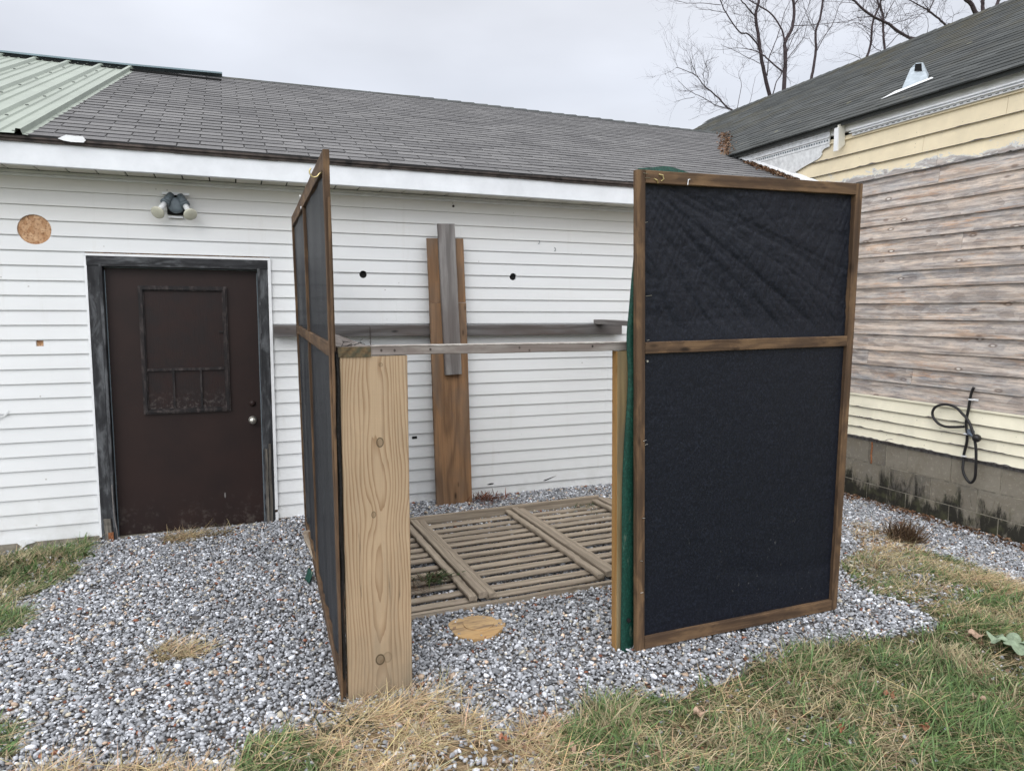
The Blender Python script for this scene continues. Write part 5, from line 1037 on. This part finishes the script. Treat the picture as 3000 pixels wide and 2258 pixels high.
weed('grass_tuft', (.36, 3.06), 45, .08, .0015, [(.14, .08, .04)], 'dry brown tuft at the foot of the left cloth screen', (.6, 1.4), .02, 0)
# ================================================================== bare trees behind the dark roof
TREES = [[(0.068, 0.043, [(22.1, 26.0, 10.78), (21.84, 26.0, 11.4), (21.57, 26.0, 12.15), (21.38, 26.0, 12.9), (21.26, 26.0, 13.45), (21.1, 26.0, 14.05), (21.14, 26.0, 14.48), (21.24, 26.0, 14.84), (21.26, 26.0, 15.71)]), (0.032, 0.015, [(21.31, 26.0, 12.96), (20.75, 26.0, 13.38), (20.26, 26.0, 13.42), (19.57, 26.0, 14.08), (19.25, 26.0, 14.54), (18.93, 26.0, 15.0)]), (0.022, 0.011, [(21.82, 26.0, 11.82), (21.86, 26.0, 12.47), (22.06, 26.0, 12.96), (22.25, 26.0, 13.41), (22.45, 26.0, 13.96), (22.61, 26.0, 14.52)]), (0.027, 0.015, [(21.09, 26.0, 14.12), (20.61, 26.0, 14.47), (20.2, 26.0, 14.75), (19.79, 26.0, 15.13)]), (0.012, 0.006, [(21.41, 26.0, 12.27), (20.66, 26.0, 12.46), (20.07, 26.0, 12.63), (19.36, 26.0, 12.78)]), (0.022, 0.012, [(22.14, 26.0, 11.04), (22.34, 26.0, 11.63), (22.58, 26.0, 11.98), (22.76, 26.0, 12.58)]), (0.012, 0.006, [(19.57, 26.0, 14.08), (18.8, 26.0, 14.07), (18.21, 26.0, 14.01)]), (0.012, 0.006, [(19.3, 26.0, 14.34), (18.41, 26.0, 14.28), (17.66, 26.0, 14.17), (17.04, 26.0, 14.21)])], [(0.071, 0.038, [(21.86, 25.0, 10.81), (21.89, 25.0, 11.65), (21.87, 25.0, 12.37), (21.82, 25.0, 12.84), (22.05, 25.0, 13.28), (22.21, 25.0, 13.65), (22.21, 25.0, 14.4), (21.96, 25.0, 14.91), (21.84, 25.0, 15.4)]), (0.031, 0.019, [(21.77, 25.0, 11.67), (21.04, 25.0, 12.06), (20.63, 25.0, 12.28), (20.41, 25.0, 12.32)]), (0.033, 0.019, [(21.82, 25.0, 12.84), (21.64, 25.0, 13.33), (21.12, 25.0, 13.84), (20.5, 25.0, 14.08), (19.89, 25.0, 14.26), (19.45, 25.0, 14.52)]), (0.014, 0.007, [(21.97, 25.0, 12.21), (22.35, 25.0, 12.64), (22.78, 25.0, 13.18), (22.97, 25.0, 13.86), (23.12, 25.0, 14.4)]), (0.026, 0.017, [(22.21, 25.0, 14.4), (22.46, 25.0, 14.71), (22.67, 25.0, 15.19)]), (0.015, 0.008, [(22.21, 25.0, 13.58), (23.39, 25.0, 13.78), (24.42, 25.0, 14.01), (25.46, 25.0, 14.25)]), (0.015, 0.008, [(21.95, 25.0, 12.52), (22.32, 25.0, 13.25), (22.9, 25.0, 14.26), (23.06, 25.0, 14.74)])], [(0.054, 0.032, [(25.12, 27.0, 12.16), (25.26, 27.0, 12.82), (25.36, 27.0, 13.59), (25.29, 27.0, 14.41), (25.5, 27.0, 15.0), (25.65, 27.0, 15.89), (25.7, 27.0, 16.64)]), (0.017, 0.008, [(25.43, 27.0, 13.64), (25.75, 27.0, 14.21), (26.32, 27.0, 15.01), (26.53, 27.0, 15.64), (26.82, 27.0, 16.06)]), (0.015, 0.008, [(25.29, 27.0, 14.41), (24.8, 27.0, 15.02), (24.52, 27.0, 15.5)])], [(0.029, 0.007, [(17.34, 22.0, 8.84), (16.77, 22.0, 8.98), (16.24, 22.0, 9.34), (15.75, 22.0, 9.61), (15.34, 22.0, 9.94), (14.56, 22.0, 10.1)]), (0.015, 0.005, [(16.77, 22.0, 8.98), (16.32, 22.0, 8.99), (15.66, 22.0, 9.22), (15.15, 22.0, 9.37), (14.65, 22.0, 9.66)]), (0.008, 0.004, [(15.37, 22.0, 9.19), (14.95, 22.0, 9.08), (14.53, 22.0, 8.93)]), (0.008, 0.004, [(15.86, 22.0, 9.65), (15.92, 22.0, 10.06), (15.79, 22.0, 10.43), (16.33, 22.0, 10.67)]), (0.01, 0.004, [(17.15, 22.0, 8.9), (17.33, 22.0, 9.78), (17.2, 22.0, 10.19), (17.34, 22.0, 10.44)]), (0.008, 0.004, [(15.38, 22.0, 9.97), (15.15, 22.0, 10.4)]), (0.008, 0.004, [(17.67, 22.0, 9.01), (17.8, 22.0, 9.54), (17.93, 22.0, 10.15)])], [(0.041, 0.025, [(25.2, 24.0, 12.23), (25.44, 24.0, 12.84), (25.49, 24.0, 13.53), (25.55, 24.0, 13.95), (25.79, 24.0, 14.5), (25.68, 24.0, 14.75), (25.6, 24.0, 15.25)]), (0.011, 0.006, [(25.16, 24.0, 12.23), (24.53, 24.0, 12.39), (24.07, 24.0, 12.43)]), (0.011, 0.006, [(25.59, 24.0, 13.45), (24.68, 24.0, 13.69), (24.0, 24.0, 13.46)])], [(0.039, 0.024, [(25.19, 23.0, 12.26), (25.05, 23.0, 12.96), (24.98, 23.0, 13.61), (24.81, 23.0, 14.04), (24.87, 23.0, 14.41), (24.88, 23.0, 14.9)]), (0.015, 0.007, [(25.25, 23.0, 12.46), (25.9, 23.0, 13.08), (26.61, 23.0, 13.68), (27.52, 23.0, 14.38)]), (0.013, 0.007, [(25.08, 23.0, 12.26), (24.61, 23.0, 12.38), (24.13, 23.0, 12.74)])], [(0.044, 0.025, [(23.44, 20.0, 11.53), (22.86, 20.0, 11.56), (22.1, 20.0, 11.83), (21.77, 20.0, 11.9), (21.21, 20.0, 12.02), (20.72, 20.0, 12.2), (20.32, 20.0, 12.42), (20.0, 20.0, 12.65)]), (0.012, 0.006, [(21.21, 20.0, 11.99), (20.55, 20.0, 11.85), (19.99, 20.0, 11.62), (19.62, 20.0, 11.58)]), (0.011, 0.006, [(22.14, 20.0, 11.86), (22.93, 20.0, 12.15), (23.54, 20.0, 12.35)]), (0.011, 0.005, [(21.77, 20.0, 11.93), (21.98, 20.0, 12.33), (22.27, 20.0, 12.71)])], [(0.032, 0.02, [(26.08, 21.0, 12.71), (25.51, 21.0, 12.97), (24.96, 21.0, 13.16), (24.6, 21.0, 13.23)]), (0.02, 0.012, [(25.1, 21.0, 13.12), (25.29, 21.0, 13.49), (25.44, 21.0, 13.82)]), (0.009, 0.005, [(25.08, 21.0, 12.29), (25.08, 21.0, 12.81), (24.71, 21.0, 13.0)])], [(0.073, 0.047, [(28.91, 22.0, 13.98), (28.59, 22.0, 14.3), (28.33, 22.0, 14.39), (28.06, 22.0, 14.61), (27.63, 22.0, 15.1)])], [(0.063, 0.051, [(31.99, 24.0, 15.27), (31.94, 24.0, 15.7), (31.93, 24.0, 16.13), (31.7, 24.0, 16.75)])], [(0.057, 0.046, [(32.87, 24.0, 15.62), (32.95, 24.0, 15.85), (33.06, 24.0, 16.42)])]]
M_BARK = plain('dark purple brown bark', (0.050, 0.036, 0.040), 0.9, var=.25, sc=12); M_TWIG = plain('thin twig bark', (0.085, 0.065, 0.068), 0.9, var=.2, sc=12)
TL = ['twin slender bare tree left of the middle behind the dark roof', 'tallest bare tree with many forks behind the middle of the dark roof', 'bare tree with a leaning upper trunk right of the two tall ones', 'low spreading bare branch tree at the left end of the dark roof ridge',
      'slim bare tree bending right behind the roof ridge above the vent left side', 'straight thin bare tree crossing the big slanting limb', 'bare tree with a big limb slanting up to the left across its neighbours', 'short crooked bare tree right of the slanting limb', 'thick leaning bare trunk near the right end of the ridge', 'thick upright bare trunk near the right end of the ridge', 'rightmost bare trunk just above the dark roof ridge']
def twig(m, p, d, L, r, lev):
    n = 5 if lev > 0 else 4; P = [p.copy()]; dd = d.copy()
    for i in range(n):
        dd = dd+np.array([RS.normal(0, .20), RS.normal(0, .20), RS.normal(0.05, .16)]); dd /= np.linalg.norm(dd); P.append(P[-1]+dd*L/n)
    m.tube(P, [r*(1-.65*i/n) for i in range(n+1)], 3)
    if lev > 0:
        for k in range(RS.randint(2, 5)):
            i = RS.randint(1, n+1); dn = (P[i]-P[i-1]); dn /= np.linalg.norm(dn); a = np.cross(dn, RS.normal(0, 1, 3)); a /= (np.linalg.norm(a)+1e-9)
            nd = dn*.75+a*.7; nd[2] += .15; nd /= np.linalg.norm(nd); twig(m, P[i], nd, L*RS.uniform(.4, .7), r*.62, lev-1)
for ti, branches in enumerate(TREES):
    p0 = branches[0][2][0]; p1 = branches[0][2][1]; base = (p0[0]+(0.6 if ti == 3 else .1), p0[1]+.3, -.05); root = empty('bare_tree', base); tag(root, TL[ti], 'tree', 'bare trees behind the dark roof')
    tm = MB(); cm = MB(); first = True; wv = {}
    for (r0, r1, P) in branches:
        P = [np.array(p, float) for p in P]; dyo = 0
        if first:
            dv = (P[0]-P[1]); dv /= np.linalg.norm(dv); E = P[0]+dv*1.3; base = (E[0]+dv[0]*.4, E[1]+.1, -.05); root.location = base; P = [np.array(base), np.array([base[0], base[1]-.05, max(.5, E[2]*.6)]), E]+P; R = [r0*2.1, r0*1.6, r0*1.35]+list(np.linspace(r0*1.25, r1*1.25, len(P)-3))
        else:
            yo = RS.uniform(-.9, .9); 
            for i in range(1, len(P)): P[i] = P[i]*(1+yo*i/len(P)/25.0) ; P[i][2] = P[i][2]-1.74*(yo*i/len(P)/25.0)
            R = list(np.linspace(r0*1.2, r1*1.2, len(P)))
        if R[-1] > .009:
            dv_ = P[-1]-P[-2]; dv_ /= np.linalg.norm(dv_); q_ = P[-1].copy()
            for e_ in range(4):
                dv_ = dv_+RS.normal(0, .16, 3)+np.array([0, 0, .06]); dv_ /= np.linalg.norm(dv_); q_ = q_+dv_*.8; P.append(q_.copy()); R.append(max(.004, R[-1]*.62))
        Q = catmull(P, 4); RR = np.interp(np.linspace(0, len(P)-1, len(Q)), range(len(P)), R); Q = [q+RS.normal(0, .006, 3)*(1 if i else 0) for i, q in enumerate(Q)]
        (tm if first else cm).tube(Q, list(RR), 7 if first else 5)
        pass
        L_tot = sum(np.linalg.norm(P[i+1]-P[i]) for i in range(len(P)-1)); nb = int(max(4, L_tot*(2.6 if not first else 1.2)))
        if ti >= 8: nb = 12
        for k in range(nb):
            t = RS.uniform(.25 if first else .15, 1.0)*(len(Q)-1); i = int(min(t, len(Q)-2)); p = Q[i]*(1-(t-i))+Q[i+1]*(t-i)
            if p[2] < 5.0: continue
            d = Q[i+1]-Q[i]; d /= np.linalg.norm(d)+1e-9; a = np.cross(d, RS.normal(0, 1, 3)); a /= np.linalg.norm(a)+1e-9; nd = d*.6+a*.8; nd[2] += .22; nd /= np.linalg.norm(nd)
            twig(cm, p, nd, RS.uniform(.6, 1.5), min(RR[i]*.5, .011)*RS.uniform(.8, 1.2), 2)
        first = False
    tm.build('trunk', M_BARK, root); 
    if cm.v: cm.build('crown', M_TWIG if ti > 99 else M_BARK, root)
# thin overhead wire far behind the low roof
